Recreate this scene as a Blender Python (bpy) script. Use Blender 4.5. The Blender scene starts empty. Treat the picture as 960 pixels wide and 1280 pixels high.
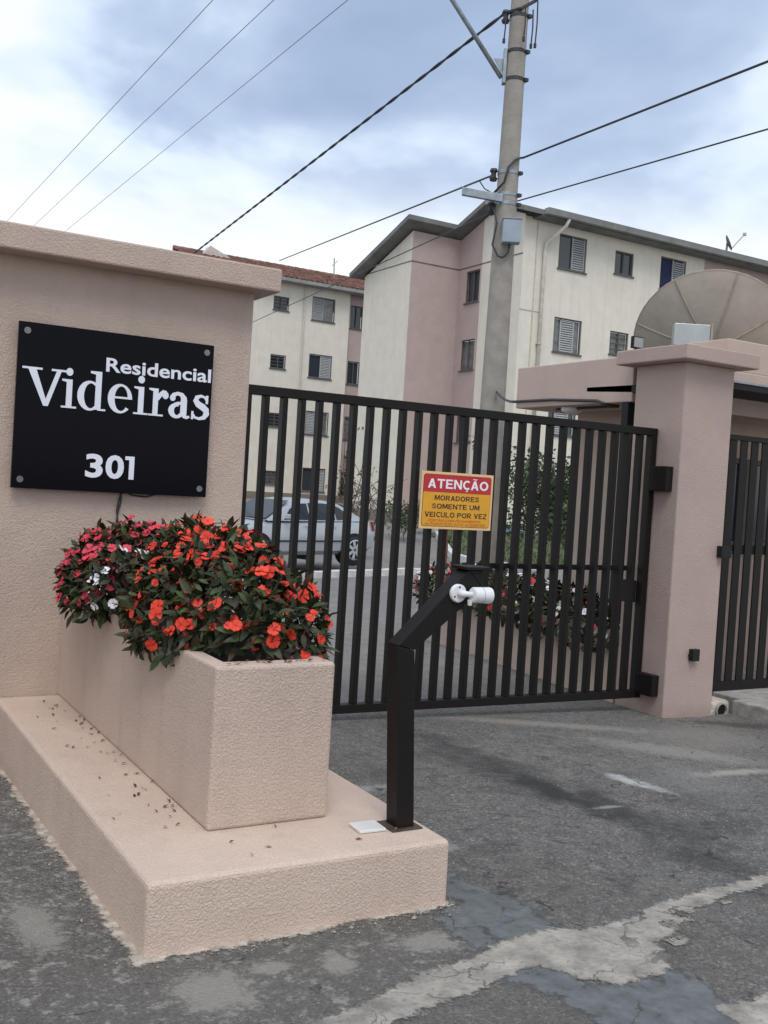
import bpy, bmesh, math, random
import numpy as np
from mathutils import Vector, Matrix
R = math.radians
random.seed(7)
rng = np.random.default_rng(7)
scene = bpy.context.scene
col = scene.collection

# ------------------------------------------------------------------ camera
cam_d = bpy.data.cameras.new('camera')
cam = bpy.data.objects.new('camera', cam_d)
col.objects.link(cam)
yaw, pitch, roll = .529153, -.0249847, .0616651
F = Vector((math.sin(yaw) * math.cos(pitch), math.cos(yaw) * math.cos(pitch), math.sin(pitch)))
r0 = Vector((math.cos(yaw), -math.sin(yaw), 0))
u0 = r0.cross(F)
cr = r0 * math.cos(roll) + u0 * math.sin(roll)
cu = -r0 * math.sin(roll) + u0 * math.cos(roll)
m = Matrix((cr, cu, -F)).transposed().to_4x4()
m.translation = (0, 0, 1.6)
cam.matrix_world = m
cam_d.sensor_fit = 'AUTO'
cam_d.sensor_width = 36
cam_d.lens = 36 * 1269.8 / 1280
cam_d.clip_start = .05
cam_d.clip_end = 3000
scene.camera = cam

# ------------------------------------------------------------------ sky and sun
SUN_EL, SUN_AZ = R(58), R(205)          # azimuth from +Y, clockwise
w = bpy.data.worlds.new('World')
scene.world = w
w.use_nodes = True
nt = w.node_tree
nt.nodes.clear()
def N(t, tree=None, **k):
    n = (tree or nt).nodes.new(t)
    for a, b in k.items():
        setattr(n, a, b)
    return n
def LK(a, b, tree=None):
    (tree or nt).links.new(a, b)
def mth(op, a, b=None, tree=None, clamp=False):
    n = N('ShaderNodeMath', tree, operation=op, use_clamp=clamp)
    for i, v in enumerate((a, b)):
        if v is None:
            continue
        if isinstance(v, (int, float)):
            n.inputs[i].default_value = v
        else:
            LK(v, n.inputs[i], tree)
    return n.outputs[0]
def ramp(fac, stops, tree=None):
    n = N('ShaderNodeValToRGB', tree)
    e = n.color_ramp.elements
    while len(e) < len(stops):
        e.new(.5)
    for i, (p, c) in enumerate(stops):
        e[i].position = p
        e[i].color = (*c, 1) if len(c) == 3 else c
    LK(fac, n.inputs[0], tree)
    return n.outputs[0]
def mixc(f, a, b, tree=None, mode='MIX'):
    n = N('ShaderNodeMix', tree, data_type='RGBA', blend_type=mode)
    for s, v in ((n.inputs[0], f), (n.inputs[6], a), (n.inputs[7], b)):
        if isinstance(v, (int, float)):
            s.default_value = v
        elif isinstance(v, tuple):
            s.default_value = (*v, 1)
        else:
            LK(v, s, tree)
    return n.outputs[2]
sky = N('ShaderNodeTexSky', sky_type='NISHITA', sun_disc=False, sun_elevation=SUN_EL, sun_rotation=SUN_AZ, air_density=1.2, dust_density=2.0)
tc = N('ShaderNodeTexCoord')
sep = N('ShaderNodeSeparateXYZ')
LK(tc.outputs['Generated'], sep.inputs[0])
zz = sep.outputs[2]
den = mth('ADD', mth('MAXIMUM', zz, 0.0), .25)
cmb = N('ShaderNodeCombineXYZ')
LK(mth('DIVIDE', sep.outputs[0], den), cmb.inputs[0])
LK(mth('DIVIDE', sep.outputs[1], den), cmb.inputs[1])
cmb.inputs[2].default_value = 6.2
nz = N('ShaderNodeTexNoise')
nz.inputs['Scale'].default_value = 1.25
nz.inputs['Detail'].default_value = 5
nz.inputs['Roughness'].default_value = .5
nz.inputs['Distortion'].default_value = .35
LK(cmb.outputs[0], nz.inputs['Vector'])
nz2 = N('ShaderNodeTexNoise'); nz2.inputs['Scale'].default_value = 4.2; nz2.inputs['Detail'].default_value = 6
LK(cmb.outputs[0], nz2.inputs['Vector'])
cf = mth('ADD', mth('MULTIPLY', nz.outputs[0], .78), mth('MULTIPLY', nz2.outputs[0], .22))
clouds = ramp(cf, [(.40, (1.0, 1.04, 1.07)), (.47, (.78, .90, 1.04)), (.53, (.53, .65, .85)), (.60, (.41, .52, .72)), (.70, (.34, .44, .62))])
hz = N('ShaderNodeMapRange', interpolation_type='SMOOTHSTEP')
hz.inputs[1].default_value = .205
hz.inputs[2].default_value = .31
hz.inputs[3].default_value = .85
hz.inputs[4].default_value = 0
LK(zz, hz.inputs[0])
clouds = mixc(hz.outputs[0], clouds, (1.06, 1.08, 1.10))
below = mth('LESS_THAN', zz, -.02)
bg1 = N('ShaderNodeBackground'); bg1.inputs[1].default_value = .10
LK(sky.outputs[0], bg1.inputs[0])
bg2 = N('ShaderNodeBackground'); bg2.inputs[1].default_value = .86
LK(clouds, bg2.inputs[0])
mx = N('ShaderNodeMixShader'); mx.inputs[0].default_value = .88
LK(bg1.outputs[0], mx.inputs[1]); LK(bg2.outputs[0], mx.inputs[2])
out = N('ShaderNodeOutputWorld')
LK(mx.outputs[0], out.inputs[0])

sun_d = bpy.data.lights.new('sun', 'SUN')
sun_d.energy = 1.3
sun_d.angle = R(28)
sun_d.color = (1, .95, .88)
sun = bpy.data.objects.new('sun', sun_d)
col.objects.link(sun)
sd = Vector((math.sin(SUN_AZ) * math.cos(SUN_EL), math.cos(SUN_AZ) * math.cos(SUN_EL), math.sin(SUN_EL)))
sun.rotation_euler = (-sd).to_track_quat('-Z', 'Y').to_euler()
scene.view_settings.view_transform = 'Standard'
scene.view_settings.look = 'None'
scene.view_settings.exposure = .33
scene.view_settings.gamma = 1

# ------------------------------------------------------------------ materials
def mat(name, color, rough=.7, metal=0, spec=.5, vary=.08, vscale=6., bump=0, bscale=60., bdetail=3, island=0, rnd=0, tint=None, coat=0, hue=0):
    M = bpy.data.materials.new(name)
    M.use_nodes = True
    t = M.node_tree
    b = t.nodes['Principled BSDF']
    b.inputs['Roughness'].default_value = rough
    b.inputs['Metallic'].default_value = metal
    b.inputs['Specular IOR Level'].default_value = spec
    b.inputs['Coat Weight'].default_value = coat
    tcn = N('ShaderNodeTexCoord', t)
    g = N('ShaderNodeNewGeometry', t)
    c = None
    if vary:
        n = N('ShaderNodeTexNoise', t)
        n.inputs['Scale'].default_value = vscale
        n.inputs['Detail'].default_value = 6
        n.inputs['Roughness'].default_value = .6
        LK(g.outputs['Position'], n.inputs['Vector'], t)
        lo = tuple(max(0, x * (1 - vary * 2)) for x in color)
        hi = tuple(min(1, x * (1 + vary * 2)) for x in color)
        if tint:
            lo = tuple(x * (1 - vary) + y * vary for x, y in zip(lo, tint))
        c = ramp(n.outputs[0], [(.3, lo), (.7, hi)], t)
    if island or rnd:
        src = g.outputs['Random Per Island'] if island else N('ShaderNodeObjectInfo', t).outputs['Random']
        a = island or rnd
        f = ramp(src, [(0, (1 - a,) * 3), (1, (1 + a,) * 3)] if not hue else [(0, (1.9, .75, .8)), (.14, (1.5, .7, .7)), (.17, (.5, .5, .5)), (.5, (.9, .95, .9)), (.8, (1.25, 1.35, 1.1)), (1, (2.0, 2.3, 1.5))], t)
        c = mixc(1.0, c if c is not None else color, f, t, 'MULTIPLY')
    if c is None:
        b.inputs['Base Color'].default_value = (*color, 1)
    else:
        LK(c, b.inputs['Base Color'], t)
    if bump:
        n = N('ShaderNodeTexNoise', t)
        n.inputs['Scale'].default_value = bscale
        n.inputs['Detail'].default_value = bdetail
        LK(g.outputs['Position'], n.inputs['Vector'], t)
        bp = N('ShaderNodeBump', t)
        bp.inputs['Distance'].default_value = bump
        bp.inputs['Strength'].default_value = 1
        LK(n.outputs[0], bp.inputs['Height'], t)
        LK(bp.outputs[0], b.inputs['Normal'], t)
    return M

def stucco(name, color, rel=.006, streak=(0.45, .36, .30), dirt=.25, base_z=None):
    M = bpy.data.materials.new(name)
    M.use_nodes = True
    t = M.node_tree
    b = t.nodes['Principled BSDF']
    b.inputs['Roughness'].default_value = .88
    b.inputs['Specular IOR Level'].default_value = .25
    g = N('ShaderNodeNewGeometry', t)
    n = N('ShaderNodeTexNoise', t); n.inputs['Scale'].default_value = 2.2; n.inputs['Detail'].default_value = 7
    n.inputs['Roughness'].default_value = .65
    LK(g.outputs['Position'], n.inputs['Vector'], t)
    c = ramp(n.outputs[0], [(.3, tuple(x * .93 for x in color)), (.7, tuple(min(1, x * 1.05) for x in color))], t)
    # rain streaks, long in z
    mp = N('ShaderNodeMapping', t); mp.inputs['Scale'].default_value = (7, 7, .5)
    LK(g.outputs['Position'], mp.inputs[0], t)
    n2 = N('ShaderNodeTexNoise', t); n2.inputs['Scale'].default_value = 1; n2.inputs['Detail'].default_value = 5
    LK(mp.outputs[0], n2.inputs['Vector'], t)
    f = mth('MULTIPLY', ramp(n2.outputs[0], [(.52, (0, 0, 0)), (.75, (1, 1, 1))], t), dirt, t)
    c = mixc(f, c, streak, t)
    if base_z is not None:      # splash dirt near the ground, with a ragged edge
        sp = N('ShaderNodeSeparateXYZ', t); LK(g.outputs['Position'], sp.inputs[0], t)
        h = mth('ADD', sp.outputs[2], mth('MULTIPLY', n.outputs[0], .16, t), t)
        mr = N('ShaderNodeMapRange', t); mr.inputs[1].default_value = base_z + .06; mr.inputs[2].default_value = base_z + .22
        mr.inputs[3].default_value = .55; mr.inputs[4].default_value = 0
        LK(h, mr.inputs[0], t)
        c = mixc(mr.outputs[0], c, (.30, .22, .17), t)
    LK(c, b.inputs['Base Color'], t)
    n3 = N('ShaderNodeTexNoise', t); n3.inputs['Scale'].default_value = 105; n3.inputs['Detail'].default_value = 4
    n3.inputs['Roughness'].default_value = .55; n3.inputs['Distortion'].default_value = .6
    LK(g.outputs['Position'], n3.inputs['Vector'], t)
    hgt = ramp(n3.outputs[0], [(.30, (0, 0, 0)), (.70, (1, 1, 1))], t)
    bp = N('ShaderNodeBump', t); bp.inputs['Distance'].default_value = rel; bp.inputs['Strength'].default_value = .9
    LK(mth('ADD', hgt, mth('MULTIPLY', n.outputs[0], 4.0 if rel else 0.0, t), t), bp.inputs['Height'], t)
    LK(bp.outputs[0], b.inputs['Normal'], t)
    return M

PINK = (.60, .445, .375)
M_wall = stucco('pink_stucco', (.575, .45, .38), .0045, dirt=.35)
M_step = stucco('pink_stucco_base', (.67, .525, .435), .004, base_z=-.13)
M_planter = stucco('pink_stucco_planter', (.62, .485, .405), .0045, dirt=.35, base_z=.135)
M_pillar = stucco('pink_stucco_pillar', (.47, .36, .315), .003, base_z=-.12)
M_slab = stucco('pink_slab_paint', (.54, .42, .36), .001)
M_cream = stucco('cream_wall', (.75, .70, .60), .0, dirt=.2, streak=(.45, .41, .36))
M_pinkb = stucco('rose_wall', (.47, .37, .345), .0, dirt=.2)
M_plinth = mat('brown_plinth', (.21, .17, .145), .9)
M_black = mat('black_gate_paint', (.0066, .0052, .0050), .5, spec=.26, vary=.15, vscale=9, bump=.0008, bscale=60, tint=(.03, .017, .011))
M_blackm = mat('matt_black', (.011, .011, .012), .6, spec=.3)
M_plaque = mat('black_acrylic', (.005, .005, .008), .12, spec=.07, vary=0)
M_white = mat('white_letter', (.78, .80, .88), .5, vary=.02)
M_chrome = mat('steel_bolt', (.22, .22, .22), .35, metal=1)
M_conc = mat('pole_concrete', (.31, .285, .255), .9, vary=.08, vscale=6, bump=.004, bscale=40)
M_conc2 = mat('kerb_concrete', (.33, .31, .285), .9, vary=.16, vscale=9, bump=.006, bscale=60)
M_whitek = mat('white_kerb_paint', (.62, .61, .59), .8, vary=.12, vscale=7, bump=.004, bscale=40)
M_bluek = mat('blue_kerb_paint', (.16, .27, .42), .8, vary=.12, vscale=7)
M_galv = mat('galvanised', (.30, .34, .37), .5, metal=.6, vary=.12, vscale=12)
M_boxg = mat('grey_box', (.30, .37, .42), .5, vary=.06)
M_cable = mat('cable_black', (.035, .037, .042), .6, vary=0)
M_hv = mat('wire_grey', (.16, .18, .21), .5, vary=0)
M_roofg = mat('grey_fibre_cement', (.17, .17, .165), .85, vary=.12, vscale=2)
M_gutter = mat('grey_gutter', (.27, .27, .26), .6, vary=.1, vscale=2)
M_tile = mat('clay_tile', (.19, .095, .072), .85, vary=.25, vscale=1.8, island=.25, tint=(.1, .06, .05))
M_frame = mat('window_frame_dark', (.10, .095, .09), .6)
M_glass2 = mat('window_glass_curtained', (.16, .165, .16), .2, spec=.5, vary=.2, vscale=5)
M_glass = mat('window_glass', (.035, .045, .055), .12, spec=.6, vary=0)
M_shut = mat('shutter_grey', (.40, .41, .41), .55, vary=.05)
M_curt = mat('blue_curtain', (.022, .03, .085), .9)
M_pipe = mat('downpipe', (.58, .53, .47), .6)
M_leaf = mat('bush_leaf', (.026, .042, .019), .5, spec=.3, vary=.2, vscale=14, rnd=.55, tint=(.10, .03, .03), hue=1)
M_leafs = mat('bush_foliage', (.026, .042, .018), .55, spec=.25, vary=.25, vscale=9, island=.6, tint=(.10, .03, .03), hue=1)
M_stem = mat('bush_stem', (.10, .045, .035), .7)
M_or = mat('orange_petal', (.72, .045, .016), .6, vary=.12, vscale=40, rnd=.12)
M_pk = mat('pink_petal', (.66, .045, .08), .6, vary=.08, vscale=40, rnd=.15)
M_wh = mat('white_petal', (.82, .82, .84), .6, vary=.03)
M_rd = mat('red_petal', (.55, .03, .04), .6, vary=.08, rnd=.15)
M_eye = mat('flower_eye', (.55, .02, .04), .6)
M_tree = mat('tree_leaf', (.055, .085, .032), .6, vary=.2, vscale=3, island=.6)
M_bark = mat('bark', (.13, .10, .08), .9, vary=.2, vscale=12)
M_grass = mat('grass_blades', (.07, .10, .035), .8, vary=.2, island=.4)
M_dead = mat('dry_leaf', (.12, .05, .03), .8, vary=.2, vscale=30, rnd=.5)
M_silver = mat('silver_car_paint', (.42, .44, .47), .32, metal=.25, spec=.5, vary=0, coat=.5)
M_darkcar = mat('dark_blue_car_paint', (.03, .04, .06), .3, vary=0, coat=.6)
M_tyre = mat('tyre_rubber', (.02, .02, .02), .85)
M_rim = mat('alloy_rim', (.55, .56, .58), .35, metal=.7, vary=0)
M_cglass = mat('car_glass', (.012, .014, .017), .08, vary=0)
M_lamp_r = mat('tail_lamp', (.30, .02, .015), .25, vary=0)
M_lamp_w = mat('headlamp_glass', (.6, .62, .65), .15, vary=0)
M_red = mat('sign_red', (.50, .02, .03), .5, vary=.05)
M_yel = mat('sign_yellow', (.72, .34, .02), .5, vary=.04, vscale=10)
M_cream_edge = mat('sign_edge', (.80, .52, .25), .5, vary=0)
M_ink = mat('sign_ink', (.035, .02, .012), .6, vary=0)
M_inkr = mat('sign_red_ink', (.45, .06, .02), .6, vary=0)
M_inkw = mat('sign_white_ink', (.85, .83, .85), .6, vary=0)
M_camw = mat('white_plastic', (.75, .75, .76), .45, vary=.02)
M_dish = mat('dish_tan', (.42, .375, .32), .85, vary=.06, vscale=3)
M_dishrib = mat('dish_rib', (.34, .29, .245), .7, vary=.1, vscale=8)
M_steelb = mat('bright_steel', (.40, .42, .42), .3, metal=.9, vary=.06, vscale=5)
M_tilew = mat('white_tile', (.72, .71, .68), .4, vary=.05)
M_soil = mat('soil', (.055, .04, .03), 1, vary=.3, vscale=30, bump=.01, bscale=50)
M_mortar = mat('pale_mortar', (.50, .44, .38), .95, vary=.18, vscale=20, bump=.006, bscale=60)

# ------------------------------------------------------------------ mesh helpers
class MB:
    def __init__(s):
        s.v, s.f, s.mi = [], [], []
    def poly(s, pts, mi=0):
        n = len(s.v); s.v += [tuple(p) for p in pts]; s.f.append(tuple(range(n, n + len(pts)))); s.mi.append(mi)
    def hexa(s, p, mi=0):       # p: 4 bottom (ccw from above) + 4 top
        n = len(s.v); s.v += [tuple(q) for q in p]
        for f in ((3, 2, 1, 0), (4, 5, 6, 7), (0, 1, 5, 4), (1, 2, 6, 5), (2, 3, 7, 6), (3, 0, 4, 7)):
            s.f.append(tuple(n + i for i in f)); s.mi.append(mi)
    def box(s, x0, x1, y0, y1, z0, z1, mi=0):
        x0, x1 = sorted((x0, x1)); y0, y1 = sorted((y0, y1)); z0, z1 = sorted((z0, z1))
        s.hexa([(x0, y0, z0), (x1, y0, z0), (x1, y1, z0), (x0, y1, z0), (x0, y0, z1), (x1, y0, z1), (x1, y1, z1), (x0, y1, z1)], mi)
    def prism(s, bot, top, mi=0):
        n = len(s.v); k = len(bot); s.v += [tuple(q) for q in bot] + [tuple(q) for q in top]
        s.f.append(tuple(n + i for i in reversed(range(k)))); s.f.append(tuple(n + k + i for i in range(k))); s.mi += [mi, mi]
        for i in range(k):
            j = (i + 1) % k
            s.f.append((n + i, n + j, n + k + j, n + k + i)); s.mi.append(mi)
    def tube(s, pts, r, n=8, cap=True, mi=0):
        pts = [Vector(p) for p in pts]
        rs = r if isinstance(r, (list, tuple)) else [r] * len(pts)
        base = len(s.v)
        d0 = (pts[1] - pts[0]).normalized()
        a = d0.orthogonal().normalized()
        for i, p in enumerate(pts):
            d = (pts[min(i + 1, len(pts) - 1)] - pts[max(i - 1, 0)]).normalized()
            a = (a - d * a.dot(d)).normalized(); b = d.cross(a)
            for k in range(n):
                th = 2 * math.pi * k / n
                s.v.append(tuple(p + (a * math.cos(th) + b * math.sin(th)) * rs[i]))
        for i in range(len(pts) - 1):
            for k in range(n):
                k2 = (k + 1) % n
                s.f.append((base + i * n + k, base + i * n + k2, base + (i + 1) * n + k2, base + (i + 1) * n + k)); s.mi.append(mi)
        if cap:
            s.f.append(tuple(base + k for k in reversed(range(n)))); s.mi.append(mi)
            e = base + (len(pts) - 1) * n
            s.f.append(tuple(e + k for k in range(n))); s.mi.append(mi)
    def build(s, name, mt, parent=None, smooth=False, bevel=0, seg=2, auto=None):
        me = bpy.data.meshes.new(name)
        off = Vector((0, 0, 0))
        if parent is not None:
            off = parent['_o'] if '_o' in parent else (0, 0, 0)
            off = Vector(off)
        me.from_pydata([(x - off.x, y - off.y, z - off.z) for x, y, z in s.v], [], s.f)
        for q in (mt if isinstance(mt, list) else [mt]):
            me.materials.append(q)
        if isinstance(mt, list):
            me.polygons.foreach_set('material_index', s.mi)
        bm = bmesh.new(); bm.from_mesh(me)
        if len(s.f) < 20000:
            bmesh.ops.recalc_face_normals(bm, faces=bm.faces)
        bm.to_mesh(me); bm.free()
        if smooth:
            me.polygons.foreach_set('use_smooth', [True] * len(me.polygons))
            if auto:
                me.set_sharp_from_angle(angle=R(auto))
        o = bpy.data.objects.new(name, me)
        col.objects.link(o)
        if parent is not None:
            o.parent = parent
            o['_o'] = tuple(off)
        if bevel:
            b = o.modifiers.new('bevel', 'BEVEL'); b.width = bevel; b.segments = seg; b.limit_method = 'ANGLE'; b.angle_limit = R(40)
            b.harden_normals = False
        return o

def tag(o, label, cat, group=None, kind=None):
    o['label'] = label; o['category'] = cat
    if group: o['group'] = group
    if kind: o['kind'] = kind
    return o
def thing(name, label, cat, loc, group=None, kind=None):
    o = bpy.data.objects.new(name, None); o.empty_display_size = .1
    col.objects.link(o); o.location = loc; o['_o'] = tuple(loc)
    return tag(o, label, cat, group, kind)
def link_copy(o, parent=None, name=None):
    c = o.copy(); col.objects.link(c)
    if parent is not None: c.parent = parent
    return c
def sstep(a, b, x):
    t = np.clip((x - a) / (b - a), 0, 1); return t * t * (3 - 2 * t)
def gh(x, y):
    x = np.asarray(x, float); y = np.asarray(y, float)
    a = -.030 * np.clip(y - 3.2, 0, 6) * sstep(1.9, 1.2, x)
    b = -.028 * np.clip(x - 2.3, 0, 4.2) * (1 - .55 * sstep(6.5, 9, y))
    c = -.10 * sstep(9, 17, y) + .50 * sstep(20.5, 26, y) + .3 * sstep(30, 43, y)
    return a + b + c
def G(x, y):
    return float(gh(x, y))

# ------------------------------------------------------------------ ground
def axis(parts):
    o = []
    for a, b, s in parts:
        o += list(np.arange(a, b, s))
    return np.array(o + [parts[-1][1]])
gx = axis([(-500, -60, 40), (-60, -8, 4), (-8, 0, .4), (0, 8, .1), (8, 22, .5), (22, 62, 4), (62, 700, 40)])
gy = axis([(-400, -40, 40), (-40, -4, 4), (-4, 1.6, .4), (1.6, 8, .1), (8, 30, .4), (30, 62, 2), (62, 900, 40)])
X, Y = np.meshgrid(gx, gy)
Zg = gh(X, Y)
nx, ny = len(gx), len(gy)
verts = np.stack([X, Y, Zg], -1).reshape(-1, 3)
idx = np.arange(nx * ny).reshape(ny, nx)
faces = np.stack([idx[:-1, :-1], idx[:-1, 1:], idx[1:, 1:], idx[1:, :-1]], -1).reshape(-1, 4)
me = bpy.data.meshes.new('ground')
me.from_pydata(verts.tolist(), [], faces.tolist())
me.polygons.foreach_set('use_smooth', [True] * len(me.polygons))
ground = bpy.data.objects.new('ground', me); col.objects.link(ground)
ground['kind'] = 'structure'
ground['label'] = 'dark worn asphalt driveway with oil stains and pale scuffs'

def asphalt():
    M = bpy.data.materials.new('asphalt'); M.use_nodes = True
    t = M.node_tree; b = t.nodes['Principled BSDF']
    b.inputs['Roughness'].default_value = .86
    b.inputs['Specular IOR Level'].default_value = .3
    g = N('ShaderNodeNewGeometry', t); P = g.outputs['Position']
    def noise(scale, det=6, rough=.6, dist=0, vec=None):
        n = N('ShaderNodeTexNoise', t); n.inputs['Scale'].default_value = scale; n.inputs['Detail'].default_value = det
        n.inputs['Roughness'].default_value = rough; n.inputs['Distortion'].default_value = dist
        LK(vec if vec is not None else P, n.inputs['Vector'], t); return n.outputs[0]
    n1 = noise(1.1); n2 = mth('ADD', mth('MULTIPLY', noise(150, 3, .7), .5, t), mth('MULTIPLY', noise(62, 4, .7), .5, t), t); n3 = noise(5.5, 8, .62, .3); n4 = noise(16, 8, .7)
    c = ramp(n1, [(.3, (.088, .083, .079)), (.7, (.146, .139, .132))], t)
    c = mixc(.42, c, ramp(n2, [(.42, (.035, .034, .033)), (.58, (.34, .325, .305))], t), t)
    c = mixc(.5, c, ramp(n4, [(.36, (.55, .55, .55)), (.5, (1, 1, 1)), (.64, (1.35, 1.33, 1.3))], t), t, 'MULTIPLY')
    # single stones of the aggregate
    vs = N('ShaderNodeTexVoronoi', t); vs.inputs['Scale'].default_value = 95; LK(P, vs.inputs['Vector'], t)
    sv = N('ShaderNodeSeparateColor', t); LK(vs.outputs['Color'], sv.inputs[0], t)
    c = mixc(.42, c, ramp(sv.outputs[0], [(0, (.72, .72, .72)), (.55, (.95, .95, .95)), (.86, (1.1, 1.09, 1.07)), (.9, (2.0, 1.95, 1.85)), (1, (2.5, 2.4, 2.25))], t), t, 'MULTIPLY')
    sp = N('ShaderNodeSeparateXYZ', t); LK(P, sp.inputs[0], t)
    px, py = sp.outputs[0], sp.outputs[1]
    def blob(cx, cy, rx, ry, ang, amt=1.0, soft=.35, nz=None, k=1.1):
        ca, sa = math.cos(ang), math.sin(ang)
        dx = mth('SUBTRACT', px, cx, t); dy = mth('SUBTRACT', py, cy, t)
        u = mth('DIVIDE', mth('ADD', mth('MULTIPLY', dx, ca, t), mth('MULTIPLY', dy, sa, t), t), rx, t)
        v = mth('DIVIDE', mth('SUBTRACT', mth('MULTIPLY', dy, ca, t), mth('MULTIPLY', dx, sa, t), t), ry, t)
        d = mth('SQRT', mth('ADD', mth('MULTIPLY', u, u, t), mth('MULTIPLY', v, v, t), t), None, t)
        d = mth('ADD', d, mth('MULTIPLY', mth('SUBTRACT', nz if nz is not None else n3, .5, t), k * 2, t), t)
        mr = N('ShaderNodeMapRange', t, interpolation_type='SMOOTHSTEP')
        mr.inputs[1].default_value = 1 - soft; mr.inputs[2].default_value = 1 + soft
        mr.inputs[3].default_value = amt; mr.inputs[4].default_value = 0
        LK(d, mr.inputs[0], t); return mr.outputs[0]
    # brownish apron in front of the step
    c = mixc(blob(.6, 2.6, 2.6, .95, .0, .5, .5), c, (.12, .107, .094), t)
    # pale scuffed mortar stains west and south of the step
    zone = mth('MAXIMUM', blob(.72, 4.1, .42, 2.2, 0, 1, .5), blob(1.5, 2.85, 1.0, .36, 0, .8, .5), t)
    sc = mth('MULTIPLY', zone, ramp(n4, [(.55, (0, 0, 0)), (.62, (1, 1, 1))], t), t)
    c = mixc(mth('MULTIPLY', sc, .75, t), c, (.33, .315, .285), t)
    for (a, q, rx, ry, an) in ((1.2, 2.92, .11, .13, .3), (1.645, 2.93, .05, .07, 0), (2.04, 2.94, .14, .07, -.2), (.80, 3.6, .07, .2, 0), (.74, 4.4, .05, .25, 0), (1.42, 2.99, .06, .04, 0)):
        c = mixc(blob(a, q, rx, ry, an, .7, .3, n4, 2.1), c, (.31, .29, .26), t)
    # oil streak across the driveway
    for (a, q, rx, ry, an, am) in ((3.70, 5.0, .22, .75, .03, .55), (3.72, 4.45, .10, .40, 0, .85), (3.85, 4.05, .12, .35, -.3, .7), (3.95, 3.65, .18, .25, 0, .5), (3.75, 3.25, .15, .30, .2, .55), (4.3, 3.6, .2, .12, 0, .4)):
        c = mixc(blob(a, q, rx, ry, an, am, .6), c, (.035, .034, .033), t)
    # tyre rubber marks
    wv = noise(2.6, 4, .5, .4)
    c = mixc(mth('MULTIPLY', blob(3.3, 4.3, 1.3, 1.6, 0, 1, .5), ramp(wv, [(.55, (0, 0, 0)), (.66, (.38, .38, .38))], t), t), c, (.05, .05, .05), t)
    n9 = noise(7.5, 7, .66, .5)
    c = mixc(mth('MULTIPLY', blob(3.9, 4.1, 1.5, 1.7, 0, 1, .6), ramp(n9, [(.56, (0, 0, 0)), (.64, (.55, .55, .55))], t), t), c, (.045, .043, .041), t)
    c = mixc(mth('MULTIPLY', blob(4.9, 5.0, 1.5, 1.0, 0, 1, .6), ramp(n3, [(.52, (0, 0, 0)), (.66, (.5, .5, .5))], t), t), c, (.27, .25, .225), t)
    # pale dusty drag marks toward the pillar
    for (a, q, rx, ry, an, am, cc) in ((4.37, 4.42, .06, .13, .1, .8, (.50, .50, .49)), (4.42, 4.26, .05, .12, .2, .6, (.45, .45, .44)), (5.3, 4.38, .33, .05, -.05, .75, (.40, .37, .33)), (5.3, 4.9, .5, .16, -.75, .55, (.34, .32, .29)), (4.9, 5.75, .75, .08, -.45, .6, (.33, .30, .26)), (5.9, 5.2, .5, .3, 0, .5, (.28, .25, .22)), (2.7, 4.64, .2, .05, 0, .5, (.4, .4, .4)), (2.55, 3.75, .12, .06, 0, .6, (.36, .35, .33)), (4.8, 4.3, .25, .3, 0, .25, (.3, .3, .3)), (3.85, 4.02, .09, .02, 0, .6, (.4, .38, .35))):
        c = mixc(blob(a, q, rx, ry, an, am, .6, n4, 1.6), c, cc, t)
    # greasy patch at the foot of the pillar and kerb
    c = mixc(blob(6.6, 5.45, .38, .10, -.5, .7, .5), c, (.06, .05, .045), t)
    # inner yard: paler worn road
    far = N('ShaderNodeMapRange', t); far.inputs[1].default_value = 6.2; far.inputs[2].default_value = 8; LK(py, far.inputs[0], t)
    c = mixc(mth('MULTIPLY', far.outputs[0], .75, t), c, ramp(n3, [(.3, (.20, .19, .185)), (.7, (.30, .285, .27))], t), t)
    LK(c, b.inputs['Base Color'], t)
    bp = N('ShaderNodeBump', t); bp.inputs['Distance'].default_value = .008; bp.inputs['Strength'].default_value = .9
    hh = mth('ADD', mth('ADD', n2, mth('MULTIPLY', n4, .9, t), t), mth('MULTIPLY', vs.outputs['Distance'], -.6, t), t)
    # hairline cracks
    vo = N('ShaderNodeTexVoronoi', t, feature='DISTANCE_TO_EDGE'); vo.inputs['Scale'].default_value = .85
    wob = N('ShaderNodeTexNoise', t); wob.inputs['Scale'].default_value = 4; wob.inputs['Detail'].default_value = 6; LK(P, wob.inputs['Vector'], t)
    vm = N('ShaderNodeVectorMath', t, operation='MULTIPLY_ADD'); LK(wob.outputs['Color'], vm.inputs[0], t); vm.inputs[1].default_value = (.5, .5, .0); LK(P, vm.inputs[2], t)
    LK(vm.outputs[0], vo.inputs['Vector'], t)
    ck = mth('MULTIPLY', mth('LESS_THAN', vo.outputs['Distance'], .006, t), ramp(n3, [(.5, (0, 0, 0)), (.6, (.75, .75, .75))], t), t)
    c = mixc(ck, c, (.03, .03, .03), t)
    LK(c, b.inputs['Base Color'], t)
    LK(hh, bp.inputs['Height'], t); LK(bp.outputs[0], b.inputs['Normal'], t)
    return M
ground.data.materials.append(asphalt())

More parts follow.
